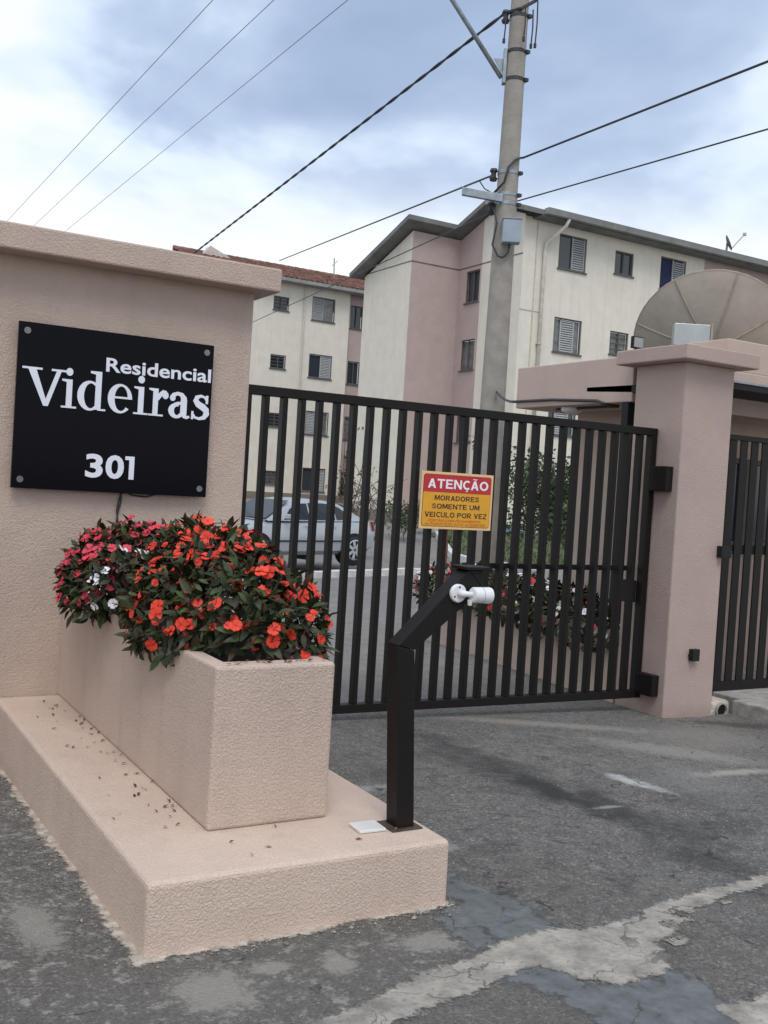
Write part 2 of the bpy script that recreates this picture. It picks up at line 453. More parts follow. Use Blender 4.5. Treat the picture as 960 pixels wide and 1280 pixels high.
def ragged(pts, step=.015, amp=.018, closed=True, seed=1):
    r = np.random.default_rng(seed); o = []
    n = len(pts)
    for i in range(n if closed else n - 1):
        a = Vector(pts[i]); b = Vector(pts[(i + 1) % n]); L = (b - a).length
        k = max(1, int(L / step))
        for j in range(k): o.append(a.lerp(b, j / k))
    m_ = len(o)
    def nz1(period):
        g_ = r.normal(size=max(4, int(m_ * step / period)) + 1)
        if closed: g_[-1] = g_[0]
        return np.interp(np.linspace(0, len(g_) - 1, m_), np.arange(len(g_)), g_)
    d = amp * (.55 * nz1(.16) + .3 * nz1(.06) + .18 * nz1(.022))
    out_ = []
    for i, p in enumerate(o):
        q = o[(i + 1) % m_] - o[i - 1] if (closed or 0 < i < m_ - 1) else Vector((0, 1))
        q = q.normalized() if q.length > 1e-9 else Vector((1, 0))
        out_.append(p + Vector((-q.y, q.x)) * float(d[i]))
    return out_
def cracks(M, scale=3.2, wth=.010, colr=(.10, .09, .08)):
    t = M.node_tree; b = t.nodes['Principled BSDF']; src = b.inputs['Base Color'].links[0].from_socket
    g = N('ShaderNodeNewGeometry', t); P = g.outputs['Position']
    wob = N('ShaderNodeTexNoise', t); wob.inputs['Scale'].default_value = 7; wob.inputs['Detail'].default_value = 6; LK(P, wob.inputs['Vector'], t)
    vm = N('ShaderNodeVectorMath', t, operation='MULTIPLY_ADD'); LK(wob.outputs['Color'], vm.inputs[0], t); vm.inputs[1].default_value = (.35, .35, 0); LK(P, vm.inputs[2], t)
    vo = N('ShaderNodeTexVoronoi', t, feature='DISTANCE_TO_EDGE'); vo.inputs['Scale'].default_value = scale; LK(vm.outputs[0], vo.inputs['Vector'], t)
    n = N('ShaderNodeTexNoise', t); n.inputs['Scale'].default_value = 3.1; n.inputs['Detail'].default_value = 5; LK(P, n.inputs['Vector'], t)
    ck = mth('MULTIPLY', mth('LESS_THAN', vo.outputs['Distance'], wth, t), ramp(n.outputs[0], [(.42, (0, 0, 0)), (.52, (.8, .8, .8))], t), t)
    n2_ = N('ShaderNodeTexNoise', t); n2_.inputs['Scale'].default_value = 55; n2_.inputs['Detail'].default_value = 4; LK(P, n2_.inputs['Vector'], t)
    c = mixc(ck, src, colr, t)
    c = mixc(mth('MULTIPLY', ramp(n2_.outputs[0], [(.56, (0, 0, 0)), (.68, (1, 1, 1))], t), .45, t), c, (.13, .12, .11), t)
    LK(c, b.inputs['Base Color'], t)
    return M
def worn(M, scale=26, thr=.5, amt=1.3, soft=.07):
    """let the rim of a thin patch break up where it has worn away"""
    t = M.node_tree; b = t.nodes['Principled BSDF']
    at = N('ShaderNodeAttribute', t, attribute_name='edge')
    g = N('ShaderNodeNewGeometry', t)
    n = N('ShaderNodeTexNoise', t); n.inputs['Scale'].default_value = scale; n.inputs['Detail'].default_value = 8; n.inputs['Roughness'].default_value = .68
    LK(g.outputs['Position'], n.inputs['Vector'], t)
    v = mth('ADD', at.outputs['Fac'], mth('MULTIPLY', mth('SUBTRACT', n.outputs[0], .5, t), amt, t), t)
    mr = N('ShaderNodeMapRange', t); mr.inputs[1].default_value = thr - soft; mr.inputs[2].default_value = thr + soft
    LK(v, mr.inputs[0], t); LK(mr.outputs[0], b.inputs['Alpha'], t)
    return M
def sheet(name, pts, mt, lift, label, rim=.05, cell=.02):
    P = np.array([(p[0], p[1]) for p in pts]); A = P; B = np.roll(P, -1, 0); D = B - A
    x0, y0 = P.min(0) - .04; x1, y1 = P.max(0) + .04
    xs = np.arange(x0, x1 + cell, cell); ys = np.arange(y0, y1 + cell, cell)
    X_, Y_ = np.meshgrid(xs, ys); Q = np.stack([X_.ravel(), Y_.ravel()], -1)
    dist = np.full(len(Q), 9.); ins = np.zeros(len(Q), bool)
    for a, b, d in zip(A, B, D):
        u = np.clip(((Q - a) @ d) / max(1e-12, d @ d), 0, 1); dist = np.minimum(dist, np.hypot(*(Q - a - u[:, None] * d).T))
        c = (a[1] > Q[:, 1]) != (b[1] > Q[:, 1])
        with np.errstate(divide='ignore', invalid='ignore'):
            ins ^= c & (Q[:, 0] < (b[0] - a[0]) * (Q[:, 1] - a[1]) / (b[1] - a[1] + 1e-15) + a[0])
    sd = np.where(ins, dist, -dist)
    e = np.clip((sd + rim * .5) / rim, 0, 1)
    ny_, nx_ = X_.shape; I = np.arange(ny_ * nx_).reshape(ny_, nx_)
    F_ = np.stack([I[:-1, :-1], I[:-1, 1:], I[1:, 1:], I[1:, :-1]], -1).reshape(-1, 4)
    F_ = F_[e[F_].max(1) > .02]
    used = np.unique(F_); mp = np.full(len(Q), -1); mp[used] = np.arange(len(used)); Q = Q[used]
    me = bpy.data.meshes.new(name)
    me.from_pydata(np.column_stack([Q, gh(Q[:, 0], Q[:, 1]) + lift]).tolist(), [], mp[F_].tolist())
    at = me.attributes.new('edge', 'FLOAT', 'POINT'); at.data.foreach_set('value', e[used].astype(np.float32))
    me.materials.append(mt)
    o = bpy.data.objects.new(name, me); col.objects.link(o)
    o['kind'] = 'structure'; o['label'] = label
    return o
up = [(6.2, 3.52), (5.3, 3.32), (4.5, 3.12), (3.88, 3.0), (3.6, 2.98), (3.33, 2.96), (3.04, 2.89), (2.82, 2.84), (2.61, 2.82), (2.48, 2.88), (2.28, 2.84), (2.08, 2.79), (1.93, 2.77), (1.71, 2.7), (1.53, 2.65), (1.36, 2.61), (1.22, 2.58), (.8, 2.42), (.2, 2.2)]
lo = [(6.2, 3.44), (5.3, 3.24), (4.38, 3.03), (3.78, 2.92), (3.5, 2.89), (3.26, 2.84), (3.09, 2.74), (2.83, 2.67), (2.78, 2.56), (2.72, 2.47), (2.6, 2.45), (2.44, 2.42), (2.32, 2.54), (2.28, 2.63), (2.17, 2.65), (1.97, 2.58), (1.77, 2.55), (1.63, 2.52), (1.43, 2.45), (.8, 2.25), (.2, 2.05)]
M_strip = worn(cracks(mat('strip_concrete', (.305, .28, .245), .92, vary=.2, vscale=9, bump=.007, bscale=45)), scale=24, amt=1.9, soft=.14)
M_bluep = worn(cracks(mat('bluegrey_patch', (.118, .127, .130), .85, vary=.16, vscale=14, bump=.004, bscale=50), 2.2, .006, (.05, .05, .05)), scale=14, amt=2.4, soft=.22)
M_seam = worn(mat('seam_mortar', (.44, .39, .335), .95, vary=.2, vscale=20, bump=.006, bscale=60), scale=22, amt=2.4, soft=.15)
sheet('concrete_strip', ragged(up + lo[::-1], .015, .016, seed=3), M_strip, .004, 'pale cracked concrete strip across the dark asphalt', rim=.07)
b1 = [(2.46, 3.46), (2.5, 3.32), (2.56, 3.12), (2.56, 2.90), (2.44, 2.84), (2.28, 2.82), (2.12, 2.83), (2.10, 3.0), (2.16, 3.15), (2.30, 3.185), (2.30, 3.4), (2.38, 3.5)]
sheet('blue_grey_patch', ragged(b1, .015, .022, seed=5), M_bluep, .002, 'blue grey repair patch beside the step corner', rim=.12)
b2 = [(2.10, 2.64), (2.34, 2.60), (2.36, 2.5), (2.50, 2.44), (2.72, 2.44), (2.70, 2.2), (2.64, 2.05), (2.52, 1.95), (2.2, 2.12), (2.18, 2.45)]
sheet('blue_grey_patch', ragged(b2, .015, .018, seed=6), M_bluep, .002, 'blue grey repair patch below the concrete strip', rim=.10)
b3 = [(2.60, 2.22), (2.74, 2.2), (2.9, 2.22), (3.1, 2.1), (2.8, 1.9), (2.62, 2.0)]
sheet('concrete_patch', ragged(b3, .015, .018, seed=8), M_strip, .004, 'small pale concrete patch at the lower right')
for i, (cx, cy, s) in enumerate(((3.0, 2.74, .05), (2.9, 2.62, .06), (3.12, 2.80, .05), (3.4, 2.83, .04), (3.55, 2.45, .07), (3.62, 2.33, .06))):
    pts = [(cx + s * math.cos(a) * random.uniform(.6, 1.2), cy + .6 * s * math.sin(a) * random.uniform(.6, 1.2)) for a in np.linspace(0, 6.28, 9)[:-1]]
    sheet('concrete_flake', pts, M_strip, .004, 'broken flake of pale concrete beside the strip', rim=.03, cell=.01)
# mortar skirt round the step
mo = [(1.045, 6.1), (1.045, 3.18), (2.27, 3.18), (2.285, 3.5)]
inner = [(1.2, 6.1), (1.2, 3.3), (2.2, 3.3), (2.2, 3.5)]
outp = ragged([(1.035, 6.1), (1.03, 3.165), (2.285, 3.17), (2.30, 3.55)], .012, .016, closed=False, seed=9)
sheet('mortar_seam', outp + [Vector(p) for p in inner[::-1]], M_seam, .003, 'thin pale mortar seam along the foot of the pink step')

# ------------------------------------------------------------------ entrance wall, step, planter
t = thing('entrance_wall', 'pink stucco entrance wall with coping, carrying the black name plate', 'wall', (-2, 6.12, 0))
b = MB(); b.box(-6, 2.52, 6.12, 6.40, -.5, 2.80); b.build('wall_body', M_wall, t, bevel=.012)
b = MB(); b.box(-6.1, 2.63, 5.95, 6.57, 2.785, 2.932); b.build('coping', M_wall, t, bevel=.012)
t = thing('step', 'low pink stucco step in front of the wall', 'step', (1.66, 4.6, 0))
b = MB(); b.prism([(1.06, 3.195, -.45), (2.265, 3.195, -.45), (2.265, 6.118, -.45), (1.06, 6.118, -.45)], [(1.064, 3.2, .25), (2.262, 3.2, .25), (2.262, 6.118, .25), (1.064, 6.118, .25)])
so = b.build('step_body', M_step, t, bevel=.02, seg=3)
t = thing('planter', 'tall pink stucco flower planter standing on the step', 'planter', (1.67, 4.8, .25))
b = MB()
px0, px1, py0, py1, pz = 1.415, 1.925, 3.6, 6.118, .88
e = .075
b.box(px0, px1, py0, py1, .25, .80)
o1 = b.build('planter_body', M_wall, t, bevel=.012)
b = MB()   # rim ring as one piece
def ring(b, x0, x1, y0, y1, e, z0, z1):
    O = [(x0, y0), (x1, y0), (x1, y1), (x0, y1)]; I = [(x0 + e, y0 + e * 1.2), (x1 - e, y0 + e * 1.2), (x1 - e, y1 - e), (x0 + e, y1 - e)]
    for i in range(4):
        j = (i + 1) % 4
        b.poly([(*O[i], z1), (*O[j], z1), (*I[j], z1), (*I[i], z1)])
        b.poly([(*O[i], z0), (*O[j], z0), (*O[j], z1), (*O[i], z1)])
        b.poly([(*I[j], z0), (*I[i], z0), (*I[i], z1), (*I[j], z1)])
        b.poly([(*O[j], z0), (*O[i], z0), (*I[i], z0), (*I[j], z0)])
o1.data.clear_geometry()
B2 = MB()
O = [(px0, py0), (px1, py0), (px1, py1), (px0, py1)]; I = [(px0 + e, py0 + .11), (px1 - e, py0 + .11), (px1 - e, py1 - e), (px0 + e, py1 - e)]
n = 0
B2.v = [(*p, .25) for p in O] + [(*p, pz) for p in O] + [(*p, pz) for p in I] + [(*p, pz - .10) for p in I]
B2.f = [(3, 2, 1, 0)] + [(i, (i + 1) % 4, 4 + (i + 1) % 4, 4 + i) for i in range(4)] + [(4 + i, 4 + (i + 1) % 4, 8 + (i + 1) % 4, 8 + i) for i in range(4)] + [(8 + i, 8 + (i + 1) % 4, 12 + (i + 1) % 4, 12 + i) for i in range(4)] + [(12, 13, 14, 15)]
B2.mi = [0] * len(B2.f)
bpy.data.objects.remove(o1)
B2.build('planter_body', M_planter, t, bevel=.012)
b = MB(); b.box(px0 + e + .003, px1 - e - .003, py0 + .113, py1 - e - .003, pz - .097, pz - .035); b.build('soil', M_soil, t)

# ------------------------------------------------------------------ lettering
def stroke(pts, ws):
    pts = [Vector(p) for p in pts]; L, Rr = [], []
    for i, p in enumerate(pts):
        d = (pts[min(i + 1, len(pts) - 1)] - pts[max(i - 1, 0)]).normalized(); nn = Vector((-d.y, d.x))
        wv = ws[i] if isinstance(ws, (list, tuple)) else ws
        L.append(p + nn * wv / 2); Rr.append(p - nn * wv / 2)
    return [[L[i], L[i + 1], Rr[i + 1], Rr[i]] for i in range(len(pts) - 1)]
def annulus(cx, cy, rx, ry, ix, iy, a0, a1, n=28, isx=0):
    o = []
    for i in range(n):
        q = []
        for k in (i, i + 1):
            a = R(a0 + (a1 - a0) * k / n)
            q.append((Vector((cx + rx * math.cos(a), cy + ry * math.sin(a))), Vector((cx + isx + ix * math.cos(a), cy + iy * math.sin(a)))))
        o.append([q[0][0], q[1][0], q[1][1], q[0][1]])
    return o
def rect(x0, x1, y0, y1):
    return [[Vector((x0, y0)), Vector((x1, y0)), Vector((x1, y1)), Vector((x0, y1))]]
def disc(cx, cy, r, n=18):
    return [[Vector((cx + r * math.cos(2 * math.pi * k / n), cy + r * math.sin(2 * math.pi * k / n))) for k in range(n)]]
XH = .77
def g_V():
    return [rect(-.02, .50, .945, 1.0), rect(.74, 1.14, .945, 1.0), [[Vector((.13, .96)), Vector((.34, .96)), Vector((.68, .0)), Vector((.56, .0))]], [[Vector((.88, .96)), Vector((1.00, .96)), Vector((.68, .0)), Vector((.58, .08))]]]
def g_i():
    return [rect(.14, .315, 0, XH), rect(.0, .46, 0, .05), [[Vector((.0, XH - .05)), Vector((.15, XH - .08)), Vector((.15, XH)), Vector((.0, XH))]], disc(.215, .97, .105)]
def g_d():
    return [annulus(.36, XH / 2, .36, XH / 2 + .02, .195, XH / 2 - .045, 55, 308, isx=.03), rect(.52, .695, .02, 1.06), [[Vector((.36, 1.06)), Vector((.36, 1.0)), Vector((.53, .97)), Vector((.53, 1.06))]], rect(.60, .84, 0, .05)]
def g_e():
    return [annulus(.36, XH / 2, .36, XH / 2 + .02, .195, XH / 2 - .045, 0, 318, isx=.035), rect(.15, .70, XH / 2 - .0, XH / 2 + .055)]
def g_r():
    return [rect(.14, .315, 0, XH), rect(.0, .50, 0, .05), [[Vector((.0, XH - .05)), Vector((.15, XH - .09)), Vector((.15, XH)), Vector((.0, XH))]], stroke([(.30, .46), (.38, .60), (.48, .66), (.58, .64)], [.08, .13, .17, .17]), disc(.56, .60, .105)]
def g_a():
    return [rect(.36, .55, .10, .52), stroke([(.08, .55), (.14, .64), (.26, .69), (.38, .66), (.45, .56), (.455, .48)], [.12, .12, .10, .13, .18, .19]), disc(.115, .55, .085), annulus(.24, .20, .24, .215, .09, .125, 70, 330, isx=.02), stroke([(.38, .42), (.28, .415), (.18, .38)], [.08, .08, .08]), stroke([(.45, .14), (.50, .05), (.56, .03), (.64, .06)], [.19, .12, .09, .06])]
def g_s():
    return [stroke([(.42, .54), (.36, .65), (.25, .685), (.14, .64), (.11, .54), (.18, .44), (.30, .375), (.40, .29), (.42, .18), (.35, .07), (.22, .03), (.10, .06), (.04, .16)], [.05, .07, .08, .12, .15, .18, .19, .18, .16, .12, .08, .07, .05]), rect(.385, .45, .47, .71), rect(0, .06, .0, .235)]
def glyph_mesh(name, shapes, x, z, sc, y, parent, mt, sx=1.0, depth=.006):
    b = MB(); k = 0
    for sh in shapes:
        yy = y - depth - .0002 * k; k += 1
        for q in sh:
            P = [(x + p.x * sc * sx, z + p.y * sc) for p in q]
            ar = sum(P[i][0] * P[(i + 1) % len(P)][1] - P[(i + 1) % len(P)][0] * P[i][1] for i in range(len(P)))
            if ar < 0: P = P[::-1]
            b.prism([(u, y, v) for u, v in P], [(u, yy, v) for u, v in P])
    return b.build(name, mt, parent)
_H = {}
def text(name, body, x0, z0, wd, cap, y, parent, mt, bold=.0, ext=.0008, shear=0):
    def mk(s):
        cu_ = bpy.data.curves.new('t', 'FONT'); cu_.body = s; cu_.offset = bold; cu_.shear = shear
        cu_.resolution_u = 4; cu_.extrude = .01
        ob = bpy.data.objects.new('t', cu_); col.objects.link(ob)
        bpy.context.view_layer.update()
        me = bpy.data.meshes.new_from_object(ob.evaluated_get(bpy.context.evaluated_depsgraph_get()))
        bpy.data.objects.remove(ob); bpy.data.curves.remove(cu_)
        return me
    if bold not in _H:
        hm = mk('H'); co = np.array([v.co[:] for v in hm.vertices]); _H[bold] = (co[:, 1].min(), co[:, 1].max())
    h0, h1 = _H[bold]
    me = mk(body); me.name = name
    co = np.array([v.co[:] for v in me.vertices])
    a, c2 = co[:, 0].min(), co[:, 0].max()
    off = Vector(parent['_o'])
    nco = np.empty_like(co)
    nco[:, 0] = x0 + (co[:, 0] - a) / (c2 - a) * wd - off.x
    nco[:, 2] = z0 + (co[:, 1] - h0) / (h1 - h0) * cap - off.z
    nco[:, 1] = y - (co[:, 2] + .01) / .02 * ext - off.y
    me.vertices.foreach_set('co', nco.ravel())
    me.materials.append(mt)
    o = bpy.data.objects.new(name, me); col.objects.link(o); o.parent = parent; o['_o'] = tuple(off)
    return o

# name plate
t = thing('name_sign', 'black glossy name plate reading Residencial Videiras 301 on pink wall', 'sign', (1.66, 6.06, 1.94))
b = MB(); b.box(1.078, 2.245, 6.058, 6.082, 1.464, 2.412); b.build('panel', M_plaque, t, bevel=.003)
for x, z in ((1.125, 2.362), (2.198, 2.362), (1.125, 1.515), (2.198, 1.515)):
    b = MB(); b.tube([(x, 6.119, z), (x, 6.058, z), (x, 6.052, z)], [.012, .02, .019], 18); bb = b.build('bolt', M_chrome, t)
YS = 6.0575
sc = .216
def fit(shapes, x0, x1, z, sc):
    xs = [p.x for sh in shapes for q in sh for p in q]; a, b_ = min(xs), max(xs); k = (x1 - x0) / ((b_ - a) * sc)
    return dict(x=x0 - a * sc * k, sx=k)
for fn, xa, xb in ((g_V, 1.107, 1.356), (g_i, 1.331, 1.418), (g_d, 1.421, 1.588), (g_e, 1.599, 1.745), (g_i, 1.755, 1.843), (g_r, 1.847, 1.968), (g_a, 1.971, 2.108), (g_s, 2.118, 2.234)):
    q = fit(fn(), xa, xb, 1.943, sc); glyph_mesh('letter', fn(), q['x'], 1.943, sc, YS, t, M_white, q['sx'], depth=.004)
text('lettering', 'Residencial', 1.580, 2.178, .652, .082, YS, t, M_white, bold=.018, ext=.005)
text('lettering', '3', 1.490, 1.548, .102, .138, YS, t, M_white, bold=.03, ext=.005)
text('lettering', '0', 1.608, 1.548, .110, .138, YS, t, M_white, bold=.03, ext=.005)
glyph_mesh('letter', [rect(.10, .32, 0, 1), [[Vector((-.08, .84)), Vector((.099, .84)), Vector((.099, 1)), Vector((-.08, 1))]]], 1.735, 1.548, .138, YS, t, M_white)
b = MB()
b.tube([(1.722, 6.112, 1.475), (1.728, 6.108, 1.42), (1.712, 6.11, 1.34), (1.70, 6.112, 1.20), (1.70, 6.1, 1.0)], .005, 6)
b.tube([(1.735, 6.112, 1.475), (1.716, 6.108, 1.43), (1.705, 6.11, 1.36), (1.72, 6.112, 1.25), (1.72, 6.1, 1.0)], .005, 6)
b.build('cable', M_cable, t)
b = MB(); b.tube([(1.75, 6.11, 1.472), (1.80, 6.108, 1.452), (1.88, 6.108, 1.446), (1.95, 6.11, 1.470)], .005, 6)
b.build('cable', M_cable, t)

# ------------------------------------------------------------------ swing gate
t = thing('driveway_gate', 'dark brown metal driveway gate of upright bars, closed', 'gate', (4.3, 6.04, .04))
ax, ay, bx, by = 2.505, 6.165, 6.045, 6.06
def gp(s, d=0):        # point along gate, d toward the street
    return ax + (bx - ax) * s, ay + (by - ay) * s - d
def gbox(b, s0, s1, d0, d1, z00, z01, z10, z11):
    p0 = gp(s0, d0); p1 = gp(s1, d0); p2 = gp(s1, d1); p3 = gp(s0, d1)
    b.hexa([(*p0, z00), (*p1, z10), (*p2, z10), (*p3, z00), (*p0, z01), (*p1, z11), (*p2, z11), (*p3, z01)])
L = bx - ax
zb = lambda s: .025 - .015 * s
b = MB(); gbox(b, 0, 1, .036, -.036, 2.145, 2.206, 2.145, 2.205); b.build('top_rail', M_black, t, bevel=.003)
b = MB(); gbox(b, 0, 1, .036, -.036, zb(0), zb(0) + .06, zb(1), zb(1) + .06); b.build('bottom_rail', M_black, t, bevel=.003)
for s0, s1 in ((0, .042 / L), (1 - .055 / L, 1)):
    b = MB(); gbox(b, s0, s1, .035, -.035, zb(s0) + .0605, 2.1445, zb(s1) + .0605, 2.1445); b.build('stile', M_black, t, bevel=.003)
NB = 27
bar0 = None
for i in range(1, NB):
    s = (.021 + (L - .0485) * i / NB) / L
    b = MB(); gbox(b, s - .0175 / L, s + .0175 / L, .033, -.033, zb(s) + .0605, 2.1445, zb(s) + .0605, 2.1445)
    b.build('bar', M_black, t, bevel=.003, seg=1)
b = MB(); b.box(4.45, 6.02, 6.16, 6.20, 1.035, 1.075); b.build('actuator_arm', M_blackm, t, bevel=.003)
b = MB(); b.box(5.93, 6.0, 6.105, 6.20, .78, .96); b.build('actuator_bracket', M_blackm, t, bevel=.004)
for z, h in ((1.80, .10), (.14, .085)):
    b = MB(); b.box(5.985, 6.056, 5.84, 6.02, z - h, z + h); b.build('hinge', M_black, t, bevel=.006)

# warning sign on gate
t = thing('warning_sign', 'yellow and red ATENÇÃO warning sign fixed on the gate bars', 'sign', (4.1, 6.02, 1.52))
sx0, sx1, sz0, sz1, sy = 3.835, 4.46, 1.322, 1.73, 6.062
b = MB(); b.box(sx0, sx1, sy, sy + .006, sz0, sz1); b.build('panel', M_cream_edge, t, bevel=.001)
def rrect(x0, x1, z0, z1, r, y, y2, corners=(1, 1, 1, 1)):
    P = []
    for (cx, cz, a0), on in zip(((x1 - r, z1 - r, 0), (x0 + r, z1 - r, 90), (x0 + r, z0 + r, 180), (x1 - r, z0 + r, 270)), corners):
        if on:
            P += [(cx + r * math.cos(R(a0 + k * 22.5)), cz + r * math.sin(R(a0 + k * 22.5))) for k in range(5)]
        else:
            P += [(cx + r * math.copysign(1, math.cos(R(a0 + 45))), cz + r * math.copysign(1, math.sin(R(a0 + 45))))]
    q = MB(); q.prism([(u, y, v) for u, v in P], [(u, y2, v) for u, v in P]); return q
rrect(sx0 + .018, sx1 - .018, sz0 + .018, sz1 - .018, .02, sy, sy - .0015).build('border_line', M_ink, t)
rrect(sx0 + .021, sx1 - .021, sz0 + .021, sz1 - .145, .018, sy - .0014, sy - .0024, (0, 0, 1, 1)).build('yellow_field', M_yel, t)
rrect(sx0 + .021, sx1 - .021, sz1 - .143, sz1 - .021, .018, sy - .0014, sy - .0024, (1, 1, 0, 0)).build('red_band', M_red, t)
ty = sy - .0025
PV = lambda *q: [[Vector(u) for u in q]]
CAP = {
 'A': [PV((0, 0), (.22, 0), (.53, 1), (.31, 1)), PV((.84, 0), (.53, 1), (.31, 1), (.62, 0)), rect(.2, .64, .2, .36)],
 'T': [rect(0, .8, .82, 1), rect(.3, .5, 0, .82)],
 'E': [rect(0, .21, 0, 1), rect(.21, .72, .82, 1), rect(.21, .66, .42, .59), rect(.21, .74, 0, .18)],
 'N': [rect(0, .2, 0, 1), rect(.64, .84, 0, 1), PV((0, 1), (.22, 1), (.84, 0), (.62, 0))],
 'C': [annulus(.45, .5, .45, .51, .25, .31, 48, 312)],
 'O': [annulus(.47, .5, .47, .51, .26, .32, 0, 360)],
 'M': [rect(0, .19, 0, 1), rect(.77, .96, 0, 1), PV((.02, 1), (.26, 1), (.56, .1), (.40, .1)), PV((.94, 1), (.56, .1), (.40, .1), (.70, 1))],
 'P': [rect(0, .21, 0, 1), rect(.21, .5, .83, 1), rect(.21, .5, .40, .56), annulus(.49, .70, .30, .30, .10, .135, -90, 90, 14)],
 'D': [rect(0, .21, 0, 1), annulus(.36, .5, .48, .5, .27, .32, -90, 90, 18), rect(.21, .361, .82, 1), rect(.21, .361, 0, .18)],
 'S': [stroke([(.70, .72), (.6, .87), (.4, .91), (.2, .87), (.13, .73), (.24, .60), (.42, .52), (.6, .43), (.69, .28), (.6, .13), (.4, .09), (.2, .13), (.08, .28)], .18)],
 'U': [rect(0, .2, .36, 1), rect(.62, .82, .36, 1), annulus(.41, .365, .41, .375, .21, .19, 180, 360, 16)],
 'V': [PV((0, 1), (.22, 1), (.53, 0), (.31, 0)), PV((.84, 1), (.53, 0), (.31, 0), (.62, 1))],
 'I': [rect(0, .21, 0, 1)], 'L': [rect(0, .21, 0, 1), rect(.21, .70, 0, .18)],
 'Z': [rect(0, .76, .83, 1), rect(0, .78, 0, .17), PV((0, .17), (.24, .17), (.76, .83), (.52, .83))], ' ': []}
CAP['R'] = CAP['P'] + [PV((.34, .42), (.56, .42), (.84, 0), (.59, 0))]
CAP['Ç'] = CAP['C'] + [stroke([(.45, .02), (.52, -.07), (.50, -.18), (.34, -.19)], .09)]
CAP['Ã'] = CAP['A'] + [stroke([(.20, 1.13), (.30, 1.2), (.44, 1.14), (.56, 1.14), (.64, 1.21)], .09)]
def caps(body, x0, z0, wd, cap, y, parent, mt):
    sh, x = [], 0
    for ch in body:
        gl = CAP[ch]; w_ = max([p.x for q in gl for r_ in q for p in r_] + [.30])
        sh += [[[Vector((p.x + x, p.y)) for p in r_] for r_ in q] for q in gl]; x += w_ + .11
    k = wd / ((x - .11) * cap)
    b = MB()
    for n_, q in enumerate(sh):
        yy = y - .0005 - .00005 * (n_ % 7)
        for r_ in q:
            P = [(x0 + p.x * cap * k, z0 + p.y * cap) for p in r_]
            b.poly([(u, yy, v) for u, v in P])
    return b.build('lettering', mt, parent)
caps('ATENÇÃO', sx0 + .055, sz1 - .117, .525, .066, ty, t, M_inkw)
caps('MORADORES', sx0 + .118, sz0 + .205, .385, .036, ty, t, M_ink)
caps('SOMENTE UM', sx0 + .098, sz0 + .145, .415, .036, ty, t, M_ink)
caps('VEICULO POR VEZ', sx0 + .042, sz0 + .084, .54, .037, ty, t, M_ink)
text('lettering', 'PORTÃO COM FECHAMENTO', sx0 + .075, sz0 + .052, .45, .017, ty, t, M_inkr, bold=0, shear=.2)
text('lettering', 'AUTOMÁTICO, EVITE ACIDENTES', sx0 + .045, sz0 + .027, .53, .017, ty, t, M_inkr, bold=0, shear=.2)

# ------------------------------------------------------------------ bent post with camera
t = thing('camera_post', 'bent dark metal post on the step that carries a camera', 'post', (2.158, 3.41, .25))
ya_, yb_ = 3.368, 3.452
b = MB()
b.hexa([(2.117, ya_, .256), (2.197, ya_, .256), (2.197, yb_, .256), (2.117, yb_, .256), (2.070, ya_, .982), (2.150, ya_, .962), (2.150, yb_, .962), (2.070, yb_, .982)])
b.build('stem', M_black, t, bevel=.004)
b = MB()
b.hexa([(2.070, ya_, .983), (2.150, ya_, .963), (2.150, yb_, .963), (2.070, yb_, .983), (2.385, ya_, 1.284), (2.460, ya_, 1.205), (2.460, yb_, 1.205), (2.385, yb_, 1.284)])
b.prism([(2.3855, ya_ + .001, 1.284), (2.4595, ya_ + .001, 1.206), (2.4595, ya_ + .001, 1.284)], [(2.3855, yb_ - .001, 1.284), (2.4595, yb_ - .001, 1.206), (2.4595, yb_ - .001, 1.284)])
b.build('arm', M_black, t, bevel=.004)
b = MB(); b.box(2.365, 2.485, 3.352, 3.470, 1.2845, 1.297); b.build('cap_plate', M_black, t, bevel=.002)
b = MB(); b.box(2.085, 2.225, 3.345, 3.475, .2505, .2565); b.build('base_plate', mat('rusty_plate', (.06, .045, .036), .7, vary=.3, vscale=20), t, bevel=.002)
t = thing('security_camera', 'white bullet security camera mounted on the bent dark post', 'security camera', (2.335, 3.3670, 1.19))
b = MB(); b.tube([(2.333, 3.3670, 1.19), (2.333, 3.3550, 1.19), (2.333, 3.3510, 1.19)], [.037, .037, .033], 28); b.build('mount_disc', M_camw, t, smooth=True, auto=40)
for k in range(3):
    a = R(90 + 120 * k); b = MB(); b.tube([(2.333 + .025 * math.cos(a), 3.3520, 1.19 + .025 * math.sin(a)), (2.333 + .025 * math.cos(a), 3.3495, 1.19 + .025 * math.sin(a))], .004, 8); b.build('screw', M_blackm, t)
b = MB(); b.tube([(2.333, 3.3520, 1.19), (2.345, 3.3350, 1.19), (2.362, 3.3270, 1.19), (2.395, 3.3250, 1.188)], [.016, .014, .011, .011], 12); b.build('bracket', M_camw, t, smooth=True)
b = MB(); b.tube([(2.376, 3.3220, 1.188), (2.380, 3.3220, 1.188), (2.455, 3.3170, 1.186), (2.461, 3.3165, 1.186)], [.027, .031, .0335, .032], 28); b.build('housing', M_camw, t, smooth=True, auto=40)
b = MB(); b.tube([(2.418, 3.3195, 1.187), (2.4195, 3.3194, 1.187)], .0335, 28); b.build('seam_ring', M_boxg, t, smooth=True, auto=40)
b = MB(); b.tube([(2.458, 3.3167, 1.186), (2.466, 3.3160, 1.186)], .026, 24); b.build('lens_cover', M_cglass, t)
b = MB(); b.tube([(2.371, 3.3290, 1.168), (2.372, 3.3290, 1.145)], [.011, .008], 10); b.build('cable_gland', M_camw, t)
t = tag((lambda q: (q.box(0, .115, 0, .105, 0, .012), q.build('ceramic_tile', M_tilew, bevel=.003))[1])(MB()), 'loose white square tile lying on the step beside the post', 'tile')
